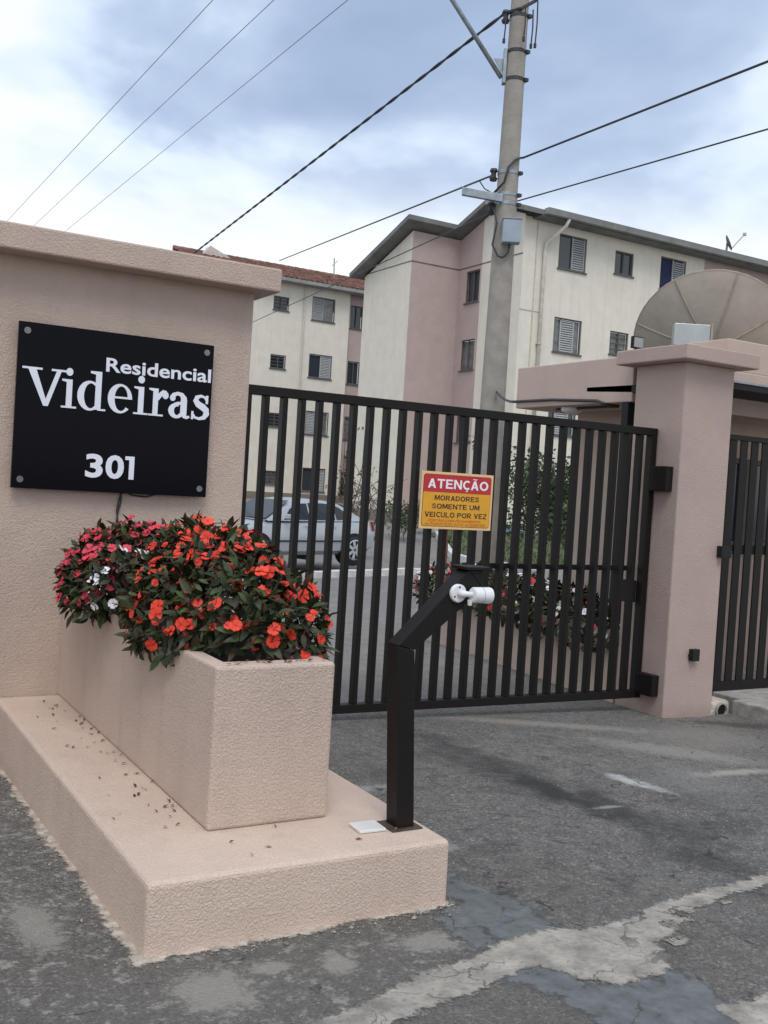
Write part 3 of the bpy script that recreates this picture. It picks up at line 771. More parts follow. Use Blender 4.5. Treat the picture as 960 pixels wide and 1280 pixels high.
t.location = (1.955, 3.375, .2515); t.rotation_euler = (0, 0, R(-3))

# ------------------------------------------------------------------ gate pillar, beam
t = thing('gate_pillar', 'square pink pillar that holds the gate hinges', 'pillar', (6.33, 6.04, -.1))
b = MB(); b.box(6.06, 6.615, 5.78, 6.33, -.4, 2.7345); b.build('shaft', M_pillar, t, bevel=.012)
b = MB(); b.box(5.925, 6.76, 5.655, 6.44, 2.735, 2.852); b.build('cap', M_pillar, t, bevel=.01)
t = thing('wall_sensor', 'small square black sensor low on the pink pillar', 'sensor', (6.33, 5.76, .39))
b = MB(); b.box(6.305, 6.385, 5.735, 5.7795, .35, .445); b.build('housing', M_blackm, t, bevel=.004)
b = MB(); b.tube([(6.295, 5.757, .395), (6.3045, 5.757, .395)], .018, 12); b.build('knob', M_blackm, t)
t = thing('gate_lock', 'small black lock box at the right edge of the pillar', 'lock', (6.6, 5.76, 1.24))
b = MB(); b.box(6.545, 6.66, 5.725, 5.7795, 1.19, 1.285); b.build('housing', M_blackm, t, bevel=.004)
b = MB(); b.tube([(6.675, 5.75, 1.24), (6.661, 5.75, 1.24)], .015, 12); b.build('bolt', M_chrome, t)

# pedestrian gate
t = thing('pedestrian_gate', 'dark metal pedestrian gate of upright bars right of the pillar', 'gate', (7.4, 6.1, .0))
b = MB(); b.box(6.70, 8.9, 6.08, 6.12, 2.19, 2.235); b.build('top_rail', M_black, t, bevel=.003)
b = MB(); b.box(6.70, 8.9, 6.08, 6.12, .01, .085); b.build('bottom_rail', M_black, t, bevel=.003)
b = MB(); b.box(6.70, 8.9, 6.1045, 6.118, 1.20, 1.28); b.build('middle_rail', M_black, t, bevel=.003)
xx = 6.70
while xx < 8.86:
    b = MB(); b.box(xx, xx + .088, 6.092, 6.104, .0855, 2.1895); b.build('bar', M_black, t); xx += .138
# ------------------------------------------------------------------ right pavement with kerb stones and drain
b = MB(); b.box(6.975, 40, -20, 6.9, -.5, .0); o = b.build('pavement', M_conc2, bevel=.01); o['kind'] = 'structure'; o['label'] = 'raised grey pavement in front of the pedestrian gate'
ks = None
y = 5.80
k0 = thing('kerb', 'grey concrete kerb stones along the right pavement edge', 'kerb', (6.9, 3, -.12), kind='structure')
i = 0
while y > -6:
    b = MB(); b.box(6.865 + random.uniform(-.006, .006), 6.974, y - .43, y - .012, -.35, -.002 + random.uniform(-.008, .004)); b.build('kerb_stone', M_conc2, k0, bevel=.012); y -= .44; i += 1
b = MB()
b.box(6.62, 6.86, 5.80, 6.4, -.4, -.005); o = b.build('mortar_fill', M_mortar, bevel=.03); o['kind'] = 'structure'; o['label'] = 'pale mortar fill between pillar and kerb'
t = thing('drain_pipe', 'dark drain pipe mouth between the pillar and the kerb', 'drain pipe', (6.73, 5.83, -.07))
b = MB()
n = 20
q = lambda r, a, yy: (6.74 + r * math.cos(a), yy, -.085 + r * math.sin(a))
for k in range(n):
    a0, a1 = 2 * math.pi * k / n, 2 * math.pi * (k + 1) / n
    b.poly([q(.064, a0, 5.775), q(.064, a1, 5.775), q(.055, a1, 5.775), q(.055, a0, 5.775)])
    b.poly([q(.064, a0, 5.775), q(.064, a1, 5.775), q(.064, a1, 5.80), q(.064, a0, 5.80)])
    b.poly([q(.055, a0, 5.775), q(.055, a1, 5.775), q(.055, a1, 5.797), q(.055, a0, 5.797)])
b.build('pipe', M_conc2, t, smooth=True, auto=40)
b = MB(); b.tube([(6.74, 5.7985, -.085), (6.74, 5.795, -.085)], .054, 20); b.build('pipe_bore', M_blackm, t)

# ------------------------------------------------------------------ gatehouse
def wall_x(b, Y0, x0, x1, z0, z1, holes, rev=.14, sgn=1):
    xs = sorted({x0, x1, *[h[0] for h in holes], *[h[1] for h in holes]}); zs = sorted({z0, z1, *[h[2] for h in holes], *[h[3] for h in holes]})
    for i in range(len(xs) - 1):
        for j in range(len(zs) - 1):
            cx, cz = (xs[i] + xs[i + 1]) / 2, (zs[j] + zs[j + 1]) / 2
            if any(h[0] < cx < h[1] and h[2] < cz < h[3] for h in holes): continue
            b.poly([(xs[i], Y0, zs[j]), (xs[i + 1], Y0, zs[j]), (xs[i + 1], Y0, zs[j + 1]), (xs[i], Y0, zs[j + 1])])
    for h in holes:
        a, c, d, e_ = h[:4]; y1 = Y0 + rev
        b.poly([(a, Y0, d), (c, Y0, d), (c, y1, d), (a, y1, d)]); b.poly([(a, Y0, e_), (c, Y0, e_), (c, y1, e_), (a, y1, e_)])
        b.poly([(a, Y0, d), (a, Y0, e_), (a, y1, e_), (a, y1, d)]); b.poly([(c, Y0, d), (c, Y0, e_), (c, y1, e_), (c, y1, d)])
def swap(b):            # turn an X-wall into a Y-wall: (x,y,z) -> (y,x,z)
    b.v = [(q[1], q[0], q[2]) for q in b.v]; b.f = [f[::-1] for f in b.f]
def window(parent, plane, pos, u0, u1, z0, z1, style):
    """plane 'x': wall along X facing -Y at Y=pos; 'y': wall along Y facing -X at X=pos"""
    def mb(f):
        b = MB(); f(b)
        if plane == 'y': swap(b)
        return b
    fr = .045
    def frame(b):
        b.box(u0, u1, pos + .03, pos + .075, z0, z0 + fr); b.box(u0, u1, pos + .03, pos + .075, z1 - fr, z1)
        b.box(u0, u0 + fr, pos + .03, pos + .075, z0 + fr + .0005, z1 - fr - .0005); b.box(u1 - fr, u1, pos + .03, pos + .075, z0 + fr + .0005, z1 - fr - .0005)
        if style in ('big', 'bigr'):
            um = (u0 + u1) / 2
        if style in ('plain', 'small'):
            um = (u0 + u1) / 2
            b.box(um - .02, um + .02, pos + .035, pos + .07, z0 + fr + .0005, z1 - fr - .0005)
            if style == 'small':
                for k in range(1, 4):
                    zz_ = z0 + (z1 - z0) * k / 4
                    b.box(u0 + fr + .0005, um - .021, pos + .036, pos + .068, zz_ - .012, zz_ + .012); b.box(um + .021, u1 - fr - .0005, pos + .036, pos + .068, zz_ - .012, zz_ + .012)
    wn = mb(frame).build('window', M_frame, parent)
    mb(lambda b: b.box(u0 + fr, u1 - fr, pos + .10, pos + .12, z0 + fr, z1 - fr)).build('pane', M_curt if style == 'curtain' else (M_glass2 if int(u0 * 7 + z0 * 5) % 3 == 0 else M_glass), wn)
    mb(lambda b: b.box(u0 - .04, u1 + .04, pos - .05, pos + .029, z0 - .05, z0 - .002)).build('sill', M_frame, wn)
    sh = []
    if style == 'bigr': sh = [((u0 + u1) / 2, u1 - fr)]
    if style == 'big': sh = [(u0 + fr, (u0 + u1) / 2)]
    if style == 'mid': w_ = u1 - u0; sh = [(u0 + .25 * w_, u0 + .75 * w_)]
    if style == 'curtain': sh = [((u0 + u1) / 2, u1 - fr)]
    for a, c in sh:
        def shut(b):
            b.box(a, a + .04, pos + .045, pos + .085, z0 + fr, z1 - fr); b.box(c - .04, c, pos + .045, pos + .085, z0 + fr, z1 - fr)
            k = z0 + fr
            while k < z1 - fr - .05:
                b.hexa([(a + .041, pos + .05, k), (c - .041, pos + .05, k), (c - .041, pos + .085, k + .05), (a + .041, pos + .085, k + .05), (a + .041, pos + .05, k + .012), (c - .041, pos + .05, k + .012), (c - .041, pos + .085, k + .062), (a + .041, pos + .085, k + .062)]); k += .075
        s_ = mb(shut).build('shutter', M_shut, wn); s_['kind'] = 'stuff'
    return wn
t = thing('gatehouse', 'low pink gatehouse with thick flat roof slab behind the gate pillar', 'gatehouse', (8.2, 7.3, 0))
b = MB(); b.box(6.15, 14, 6.46, 8.07, 2.452, 2.85); b.build('roof_slab', M_slab, t, bevel=.01)
hw_ = [(6.50, 6.97, 1.15, 2.12)]
b = MB(); b.box(7.3, 13.9, 6.475, 7.9, 2.8505, 3.14); b.build('front_parapet', M_slab, t, bevel=.01)
b = MB(); wall_x(b, 6.75, 6.47, 7.83, -.4, 2.451, hw_); swap(b); b.build('side_wall', M_wall, t)
b = MB(); wall_x(b, 7.05, 6.76, 14, -.4, 2.451, [(7.2, 9.6, 1.22, 2.1)], .14)
b.build('front_wall', M_wall, t)
b = MB(); wall_x(b, 7.83, 6.75, 14, -.4, 2.451, []); b.build('back_wall', M_wall, t)
window(t, 'y', 6.75, 6.50, 6.97, 1.15, 2.12, 'plain')
window(t, 'x', 7.05, 7.2, 9.6, 1.22, 2.1, 'plain')
b = MB(); b.tube([(6.128, 8.05, 2.515), (6.128, 7.5, 2.51), (6.128, 6.87, 2.474), (6.128, 6.80, 2.45), (6.20, 6.78, 2.436), (6.30, 6.78, 2.436)], .014, 8); b.tube([(6.30, 6.78, 2.438), (6.30, 7.6, 2.438), (6.36, 7.7, 2.438)], .012, 8); b.build('conduit', M_cable, t)
t = thing('bulkhead_lamp', 'small white lamp under the roof slab of the gatehouse', 'lamp', (6.32, 7.42, 2.40))
b = MB(); b.tube([(6.32, 7.42, 2.451), (6.32, 7.42, 2.43), (6.32, 7.42, 2.41), (6.32, 7.42, 2.395)], [.10, .105, .09, .05], 20); b.build('lamp_body', M_camw, t, smooth=True, auto=50)
t = thing('flat_canopy', 'flat black steel canopy on one post beside the gatehouse', 'canopy', (6.3, 6.7, 0))
b = MB(); b.hexa([(6.25, 6.34, 2.523), (6.4, 6.34, 2.523), (6.4, 7.04, 2.563), (6.25, 7.04, 2.563), (6.25, 6.34, 2.594), (6.4, 6.34, 2.594), (6.4, 7.04, 2.606), (6.25, 7.04, 2.606)])
b2 = b
b.v = [(x - .10, y, z) for x, y, z in b.v]
b.build('plate', M_blackm, t, bevel=.003)
b = MB(); b.box(6.155, 6.235, 6.50, 6.58, -.2, 2.525); b.build('post', M_blackm, t, bevel=.003)
t = thing('entry_canopy', 'thin dark canopy above the pedestrian gate', 'canopy', (8.0, 6.3, 2.7))
b = MB(); b.box(6.75, 10.5, 5.95, 6.44, 2.60, 2.66); b.build('board', M_blackm, t, bevel=.003)
b = MB(); b.box(6.75, 10.5, 5.94, 5.9495, 2.655, 2.672); b.build('edge_strip', M_galv, t)
# floodlight
t = thing('floodlight', 'small black framed floodlight on the corner of the pillar cap', 'floodlight', (6.02, 6.3, 2.855))
b = MB(); b.box(5.97, 6.09, 6.30, 6.33, 2.875, 2.975); b.build('housing', M_blackm, t, bevel=.004)
b = MB(); b.box(5.98, 6.08, 6.295, 6.2995, 2.885, 2.965); b.build('lamp_glass', mat('dull_lamp_glass', (.26, .28, .27), .3), t)
b = MB(); b.box(6.02, 6.04, 6.305, 6.325, 2.853, 2.8745); b.build('bracket', M_blackm, t)

# big satellite dish, seen from behind
def dish(name, label, c, radius, axis_, depth, rings, segs, mt, thick=.02):
    t = thing(name, label, 'satellite dish', c)
    A = Vector(axis_).normalized(); U = Vector((0, 0, 1)).cross(A).normalized(); V = A.cross(U)
    C = Vector(c)
    def pt(r, a, off=0):
        z = depth * (r / radius) ** 2
        nrm = (A - (U * math.cos(a) + V * math.sin(a)) * (2 * depth * r / radius ** 2)).normalized()
        return C + (U * math.cos(a) + V * math.sin(a)) * r + A * z + nrm * off
    b = MB()
    for off in (0, thick):
        for i in range(rings):
            ra, rb = radius * i / rings, radius * (i + 1) / rings
            for k in range(segs):
                a0, a1 = 2 * math.pi * k / segs, 2 * math.pi * (k + 1) / segs
                if i == 0: b.poly([pt(0, 0, off), pt(rb, a0, off), pt(rb, a1, off)])
                else: b.poly([pt(ra, a0, off), pt(rb, a0, off), pt(rb, a1, off), pt(ra, a1, off)])
    for k in range(segs):
        a0, a1 = 2 * math.pi * k / segs, 2 * math.pi * (k + 1) / segs
        b.poly([pt(radius, a0, 0), pt(radius, a1, 0), pt(radius, a1, thick), pt(radius, a0, thick)])
    return t, b, pt, A, U, V
dc = (9.20, 8.42, 3.42)
ax_d = (.60, .53, .55)
t, b, pt, A, U, V = dish('satellite_dish', 'huge tan ribbed satellite dish on the gatehouse roof', dc, .90, ax_d, .21, 10, 48, M_dish)
bmesh_o = b.build('reflector', M_dish, t, smooth=True, auto=50)
for k in range(8):
    a = 2 * math.pi * (k + .35) / 8
    b = MB(); b.tube([pt(.14 + (.89 - .14) * i / 8, a, -.006) for i in range(9)], .011, 6); b.build('rib', M_dishrib, t)
b = MB(); b.tube([pt(.90, 2 * math.pi * k / 48, .01) for k in range(49)], .013, 6, cap=False); b.build('rim', M_dishrib, t)
C = Vector(dc) - A * .10
b = MB()
def obox(b, C, e, h):
    c = [C + e[0] * i * h[0] + e[1] * j * h[1] + e[2] * k * h[2] for k in (-1, 1) for i, j in ((-1, -1), (1, -1), (1, 1), (-1, 1))]
    b.hexa(c)
fx = Vector((.8635, -.5045, 0)); fy = Vector((.5045, .8635, 0)); fz = Vector((0, 0, 1))
CB = Vector((8.62, 8.19, 3.50))
obox(b, CB, (fx, fy, fz), (.20, .05, .12)); b.build('mount_box', M_steelb, t, bevel=.004)
b = MB(); obox(b, CB + fx * .215, (fx, fy, fz), (.012, .055, .14)); b.build('side_flange', M_dishrib, t)
b = MB(); b.tube([(8.75, 8.3, -.2), (8.75, 8.3, 3.3), tuple(Vector(dc) - A * .01)], .06, 10); b.build('mast', M_galv, t)

# ------------------------------------------------------------------ utility pole and wires
PX, PY = 7.055, 9.72
def pr(z): return .170 - .0088 * z
def pax(z): return Vector((PX + .0185 * z, PY + .0185 * z, z))
t = thing('utility_pole', 'tall grey concrete utility pole with clamps and lamp bracket', 'utility pole', (PX, PY, -.15))
b = MB(); b.tube([pax(z) for z in (-.4, 2, 4, 6, 8, 10.8)], [pr(z) for z in (-.4, 2, 4, 6, 8, 10.8)], 28); b.build('shaft', M_conc, t, smooth=True, auto=40)
for z in (7.22, 6.80, 6.47, 5.37, 5.11, 5.00):
    b = MB(); b.tube([pax(z - .02), pax(z + .02)], pr(z) + .006, 24, cap=True); b.build('clamp', M_galv if z < 6 else M_cable, t)
    b = MB(); q = pax(z); obox0 = [q + Vector((.62, -.78, 0)) * (pr(z) + .02) + Vector((dx_, dy_, dz_)) for dz_ in (-.018, .018) for dx_, dy_ in ((-.025, -.025), (.025, -.025), (.025, .025), (-.025, .025))]; b.hexa(obox0); b.build('clamp_bolt', M_cable, t)
fwd = Vector((.5045, .8635, 0)); rgt = Vector((.8635, -.5045, 0))
for z, s in ((7.22, 1), (5.35, 1), (4.95, 1)):
    q = pax(z) - rgt * (pr(z) + .05)
    b = MB(); b.tube([q + Vector((0, 0, -.07)), q + Vector((0, 0, -.04)), q + Vector((0, 0, -.035)), q + Vector((0, 0, .0)), q + Vector((0, 0, .035)), q + Vector((0, 0, .04)), q + Vector((0, 0, .07))], [.04, .05, .035, .03, .035, .05, .04], 12); b.build('insulator', M_cable, t, smooth=True, auto=50)
q = pax(4.64) - fwd * (pr(4.6) + .075) + rgt * .06
b = MB(); obox(b, q, (rgt, fwd, fz), (.105, .07, .135)); b.build('junction_box', M_boxg, t, bevel=.008)
b = MB(); obox(b, q + fz * .142, (rgt, fwd, fz), (.112, .078, .006)); b.build('junction_lid', M_galv, t)
q = pax(5.07) - rgt * .30 - fwd * .12
b = MB(); obox(b, q, ((rgt - fz * .12).normalized(), fwd, fz), (.24, .03, .045)); b.build('side_bracket', M_galv, t, bevel=.004)
q = pax(6.63) - rgt * (pr(6.6) + .02)
b = MB(); obox(b, q, (rgt, fwd, fz), (.02, .05, .20)); b.build('lamp_plate', M_galv, t, bevel=.003)
la0 = pax(6.50) - rgt * (pr(6.5) + .05); la1 = la0 - rgt * 1.75 + fz * 2.35 - fwd * .1
b = MB(); b.tube([la0, la0.lerp(la1, .5), la1], .028, 10); b.build('lamp_arm', M_galv, t, smooth=True)
b = MB(); b.prism([la0 + fz * .05 - fwd * .004, la0 + fz * .22 + rgt * .04 - fwd * .004, la0 - rgt * .10 + fz * .22 - fwd * .004], [la0 + fz * .05 + fwd * .004, la0 + fz * .22 + rgt * .04 + fwd * .004, la0 - rgt * .10 + fz * .22 + fwd * .004]); b.build('gusset', M_galv, t)
b = MB(); obox(b, la1 - rgt * .3 + fz * .1, ((rgt - fz * .25).normalized(), fwd, (fz + rgt * .25).normalized()), (.32, .12, .07)); b.build('lamp_head', M_galv, t, bevel=.02)
for dx, z0, z1, kk in ((-.17, 7.20, 6.90, -.05), (.05, 7.25, 6.90, -.13), (.155, 7.30, 6.88, 0), (.205, 7.42, 6.90, .02)):
    q = pax(z0) + rgt * dx + fwd * (kk - .05)
    b = MB(); b.tube([q, q + Vector((.01, 0, -(z0 - z1) * .5)), q - Vector((0, 0, z0 - z1))], .009, 6); b.tube([q - Vector((0, 0, z0 - z1 - .02)), q - Vector((0, 0, z0 - z1 + .03))], .018, 6); b.build('hanging_lead', M_cable, t)
cx_ = pax(4.95) - rgt * (pr(5) + .03) - fwd * .08
b = MB(); b.tube([cx_, pax(4.75) - rgt * (pr(4.7) - .02) - fwd * .14, pax(4.5) - rgt * (pr(4.5) + .01) - fwd * .10, pax(4.36) - rgt * (pr(4.3) - .06) - fwd * .16, pax(4.34) - fwd * .19 - rgt * .02, pax(4.40) - fwd * .18 + rgt * .04, pax(4.5) - fwd * .20 + rgt * .05], .012, 8); b.build('drop_cable', M_cable, t, smooth=True)
b = MB(); b.tube([pax(5.10) - rgt * (pr(5) + .05) - fwd * .06, pax(5.22) - rgt * .06 - fwd * .17, pax(5.40) - rgt * .02 - fwd * .17, pax(5.5) + rgt * .06 - fwd * .14, pax(5.56) + rgt * .14 - fwd * .04], .014, 8); b.build('jumper_cable', M_cable, t, smooth=True)
# crossarm for the high wires
b = MB(); b.box(5.9, 8.25, 9.86, 9.98, 9.85, 9.97); b.build('crossarm', M_conc, t)
def wire(name, label, a, c, r, sag, mt, twist=False, n=28, grp=None):
    a, c = Vector(a), Vector(c); b = MB()
    P = []
    nn = n * 8 if twist else n
    for i in range(nn + 1):
        s = i / nn; p = a.lerp(c, s); p.z -= 4 * sag * s * (1 - s); P.append(p)
    if twist:
        L_ = (c - a).length
        for ph in (0, math.pi):
            Q = []
            for i, p in enumerate(P):
                th = 2 * math.pi * (i / nn) * L_ / .9 + ph
                Q.append(p + Vector((math.cos(th), 0, math.sin(th))) * r * .6)
            b.tube(Q, r * .85, 5)
    else:
        b.tube(P, r, 6)
    o = b.build(name, mt); tag(o, label, 'cable', grp)
    if len(P) and twist: o['kind'] = 'thing'
    return o
A0 = pax(7.26) - rgt * .17
wire('power_cable', 'thick twisted black cable running from pole top down to the left', A0, (9.05, 34.0, 6.75), .016, .0, M_cable, twist=True)
b = MB(); b.tube([A0 + rgt * .0, pax(7.27) - fwd * .12, pax(7.42) + rgt * .16, pax(7.45) + rgt * .2], .022, 8); b.build('cable_loop', M_cable, t)
B0 = pax(5.35) - rgt * (pr(5.3) + .05)
wire('service_cable', 'black cable from the pole insulator to the red tiled building', B0, (11.2, 25.6, 7.55), .012, .0, M_cable)
b = MB(); q = Vector(B0).lerp(Vector((11.2, 25.6, 7.55)), .03); b.tube([q, q + Vector((.05, -.05, -.1)), pax(5.14) - rgt * (pr(5) + .06)], .008, 6); b.build('tap_lead', M_cable, t)
wire('phone_cable', 'thin black cable sagging left in front of the cream buildings', pax(4.93) - rgt * .12, (10.4, 25.3, 5.74), .008, .0, M_cable)
d0 = pax(5.56) + rgt * .15 - fwd * .03
wire('feed_cable', 'black cable from the pole to the gatehouse roof slab edge', pax(2.78) - fwd * (pr(2.7) + .02) + rgt * .02, (6.128, 8.07, 2.515), .014, .03, M_cable)
wire('street_cable', 'thick black cable rising from the pole to the upper right', d0, (7.60, -24.0, 5.60), .012, .0, M_cable)
wire('street_cable', 'thinner black cable running from the pole to the right, the lower one', pax(5.06) + rgt * .13, (8.9, -12.0, 5.0), .008, .0, M_cable)
for i, (x, lab) in enumerate(((6.08, 'thin grey wire high in the sky, leftmost of three'), (6.95, 'thin grey wire high in the sky, middle of three'), (7.98, 'thin grey wire high in the sky, rightmost of three'))):
    wire('overhead_wire', lab, (x, 9.9, 10.0), (x + (.05, .1, .2)[i], 60, 10.0), .007, 0, M_hv, grp='three thin overhead wires')

# ------------------------------------------------------------------ cream apartment building (right)
t = thing('apartment_building', 'cream and rose four storey apartment block with grey roof, right', 'building', (28, 29, 0))
YD, XG, YB, XA, YA = 26.5, 20.1, 30.15, 18.115, 33.44
EZ = 10.62
holes = []; wins = []
for k in range(4):
    dz = -2.75 * k
    wins += [(21.56, 22.75, 9.17 + dz, 10.31 + dz, 'bigr' if k == 0 else 'mid'), (24.03, 24.88, 9.38 + dz, 10.17 + dz, 'small' if k else 'plain'), (26.17, 27.42, 9.17 + dz, 10.33 + dz, 'curtain' if k == 0 else 'big')]
b = MB(); wall_x(b, YD, XG, 28.33, .56, EZ, [w_[:4] for w_ in wins]); b.build('front_wall', M_cream, t)
for w_ in wins: window(t, 'x', YD, *w_)
b = MB(); wall_x(b, YD + .02, 28.33, 46, .56, EZ, []); b.build('front_wall', M_pinkb, t)['label'] = 'rose front wall'
b = MB(); b.box(XG - .04, 46, YD - .04, YD - .001, -.4, .56); b.build('plinth', M_plinth, t)
rz = lambda y: 11.40 - .34 * abs(y - 28.0) - .22
def gable(b, x, y0, y1, holes_):
    wall_x(b, x, y0, y1, .2, 9.42, holes_); swap(b)
    ys = [y0] + ([28.0] if y0 < 28 < y1 else []) + [y1]
    b.poly([(x, y0, 9.42), (x, y1, 9.42)] + [(x, q, rz(q)) for q in reversed(ys)])
b = MB(); gable(b, XG, YD, 28.77, []); b.build('gable_wall', M_cream, t)
gw = [(28.86, 29.66, 8.17, 9.27), (28.92, 29.72, 5.82, 6.88), (28.92, 29.72, 3.3, 4.36)]
b = MB(); gable(b, XG, 28.77, YB, gw); b.build('gable_wall', M_pinkb, t)['label'] = 'rose gable wall'
for w_ in gw: window(t, 'y', XG, *w_, 'plain')
b = MB(); wall_x(b, YB, XA, XG, .2, rz(YB), []); b.build('step_wall', M_pinkb, t)
b = MB(); gable(b, XA, YB, YA, []); b.build('gable_wall', M_cream, t)
b = MB(); b.box(XA - .04, XA - .001, YB - .04, YA, -.4, .75); b.box(XA - .04, XG - .045, YB - .04, YB - .001, -.4, .7); b.build('plinth', M_plinth, t)
b = MB(); b.box(XA - .015, XG - .001, YB - .015, YB - .001, 9.40, 9.43); b.box(XA - .015, XA - .001, YB, YA, 9.40, 9.43); b.box(XG - .015, XG - .001, YD, YB - .016, 9.40, 9.43); b.build('joint_strip', M_frame, t)
b = MB(); b.box(XG - .012, 20.9, YD - .012, YD - .001, 7.6, 7.62); b.build('joint_strip', M_pinkb, t)
b = MB(); b.tube([(20.62, YD - .02, 10.6), (20.62, YD - .02, .6)], .02, 4); b.build('corner_line', M_pipe, t)
# roof
RZ = lambda y: 11.45 - .34 * abs(y - 28.0)
def slab(b, x0, x1, y0, y1, th=.16):
    b.hexa([(x0, y0, RZ(y0) - th), (x1, y0, RZ(y0) - th), (x1, y1, RZ(y1) - th), (x0, y1, RZ(y1) - th), (x0, y0, RZ(y0)), (x1, y0, RZ(y0)), (x1, y1, RZ(y1)), (x0, y1, RZ(y1))])
b = MB(); slab(b, 19.66, 46, 25.98, 27.999); b.build('roof', M_roofg, t)
b = MB(); slab(b, 19.66, 46, 28.001, 29.75); slab(b, 17.66, 46, 29.751, 33.84); b.build('roof', M_roofg, t)
b = MB(); b.prism([(20.45, 25.80, 10.62), (20.45, 25.975, 10.62), (20.45, 25.975, 10.80), (20.45, 25.75, 10.80)], [(46, 25.80, 10.62), (46, 25.975, 10.62), (46, 25.975, 10.80), (46, 25.75, 10.80)]); b.build('gutter', M_gutter, t)
b = MB(); b.box(XG + .3, 46, 26.0, YD - .002, 10.56, 10.60); b.build('eave_soffit', M_roofg, t)
b = MB(); b.box(19.60, 19.655, 27.9, 28.1, 11.2, 11.5); b.build('ridge_cap', M_gutter, t)
b = MB(); b.tube([(21.4, 25.87, 10.62), (21.35, 25.95, 10.4), (20.95, 26.40, 9.85), (20.92, 26.42, 9.6), (20.92, 26.42, .5)], .06, 10); b.build('downpipe', M_pipe, t, smooth=True)
b = MB(); b.box(20.83, 21.01, 26.35, 26.495, 6.55, 6.60); b.build('pipe_clip', M_pipe, t)
t2, b, pt, A, U, V = dish('satellite_dish', 'small dark satellite dish on the roof edge of the cream building', (29.65, 26.7, 11.40), .30, (.66, -.68, .42), .06, 4, 20, M_roofg)
b.build('reflector', M_roofg, t2, smooth=True, auto=50)
b = MB(); b.tube([(29.65, 26.72, 11.0), (29.65, 26.7, 11.43)], .04, 8); b.build('mast', M_galv, t2)
b = MB(); b.tube([pt(.28, R(250)), Vector((29.65, 26.7, 11.40)) + A * .5 + Vector((.15, -.05, .15))], .018, 6); b.build('feed_arm', M_galv, t2)
b = MB(); obox(b, Vector((29.65, 26.7, 11.40)) + A * .5 + Vector((.15, -.05, .15)), (fx, fy, fz), (.05, .05, .05)); b.build('feed_horn', M_shut, t2)

# ------------------------------------------------------------------ red tiled building (left)
t = thing('apartment_building', 'cream apartment block with red clay tile roof behind the wall', 'building', (19, 47, .6))
YL = 44.42
wins = []
for k in range(4):
    dz = -2.75 * k
    wins += [(21.28, 22.52, 9.40 + dz, 10.53 + dz, ('big', 'bigr')[k % 2]), (19.26, 20.06, 9.62 + dz, 10.27 + dz, 'small'), (16.0, 17.2, 9.40 + dz, 10.53 + dz, 'big')]
b = MB(); wall_x(b, YL, 11, 23.32, 1.0, 10.98, [w_[:4] for w_ in wins]); b.build('front_wall', M_cream, t)
for w_ in wins: window(t, 'x', YL, *w_)
pw = [(23.52, 24.2, 9.32 - 2.75 * k, 10.45 - 2.75 * k, 'plain') for k in range(4)]
b = MB(); wall_x(b, YL + .25, 23.32, 30, .6, 10.98, [w_[:4] for w_ in pw]); b.poly([(23.32, YL, .6), (23.32, YL + .25, .6), (23.32, YL + .25, 10.98), (23.32, YL, 10.98)]); b.build('recess_wall', M_pinkb, t)
for w_ in pw: window(t, 'x', YL + .25, *w_)
b = MB(); b.box(11, 23.36, YL - .04, YL - .001, -.2, 1.0); b.build('plinth', M_plinth, t)
b = MB(); b.box(11, 30, YL - .62, YL - .42, 10.93, 11.08); b.box(11, 30, YL - .415, YL + .24, 10.93, 10.97); b.build('gutter', M_gutter, t)
b = MB(); b.tube([(20.85, YL - .06, 10.9), (20.85, YL - .06, .8)], .05, 8); b.build('downpipe', M_pipe, t)
# tiles: real barrel waves in overlapping courses
y0, y1, z0, z1 = YL - .55, 47.6, 11.10, 12.32
NC, XW = 13, (15.3, 30.0)
nw = int((XW[1] - XW[0]) / .27)
b = MB()
for c_ in range(NC):
    s0, s1 = c_ / NC, (c_ + 1.06) / NC
    ya, za, yb, zb_ = y0 + (y1 - y0) * s0, z0 + (z1 - z0) * s0 + .06, y0 + (y1 - y0) * s1, z0 + (z1 - z0) * s1
    for i in range(nw):
        xa = XW[0] + i * .27 + random.uniform(-.012, .012); dzr = random.uniform(-.012, .02)
        for (p0, h0), (p1, h1) in (((0, 0), (.07, .055)), ((.07, .055), (.14, .055)), ((.14, .055), (.21, 0)), ((.21, 0), (.27, -.01))):
            b.poly([(xa + p0, ya, za + h0 + dzr), (xa + p1, ya, za + h1 + dzr), (xa + p1, yb, zb_ + h1 + dzr * .3), (xa + p0, yb, zb_ + h0 + dzr * .3)])
        b.poly([(xa, ya, za + dzr), (xa + .07, ya, za + .055 + dzr), (xa + .14, ya, za + .055 + dzr), (xa + .21, ya, za + dzr), (xa + .21, ya, za - .05), (xa, ya, za - .05)])
r_ = b.build('roof', M_tile, t); r_['kind'] = 'stuff'
b = MB(); b.prism([(15.3, y0 + .02, z0 - .03), (15.3, y1, z1 - .05), (15.3, y1 + 3.2, z0 - .03)], [(30, y0 + .02, z0 - .03), (30, y1, z1 - .05), (30, y1 + 3.2, z0 - .03)]); b.build('roof_deck', M_tile, t)
b = MB()
xk = 15.3
while xk < 30:
    b.tube([(xk, y1 + .02, z1 + .06), (xk + .42, y1 + .02, z1 + .04)], .13, 8); xk += .40
r_ = b.build('ridge_tiles', M_tile, t); r_['kind'] = 'stuff'
b = MB(); b.prism([(16.6, 46.9, 12.2), (18.3, 46.9, 12.05), (16.9, 46.9, 12.62)], [(16.6, 47.5, 12.2), (18.3, 47.5, 12.05), (16.9, 47.5, 12.62)]); b.build('verge_flashing', M_pipe, t)
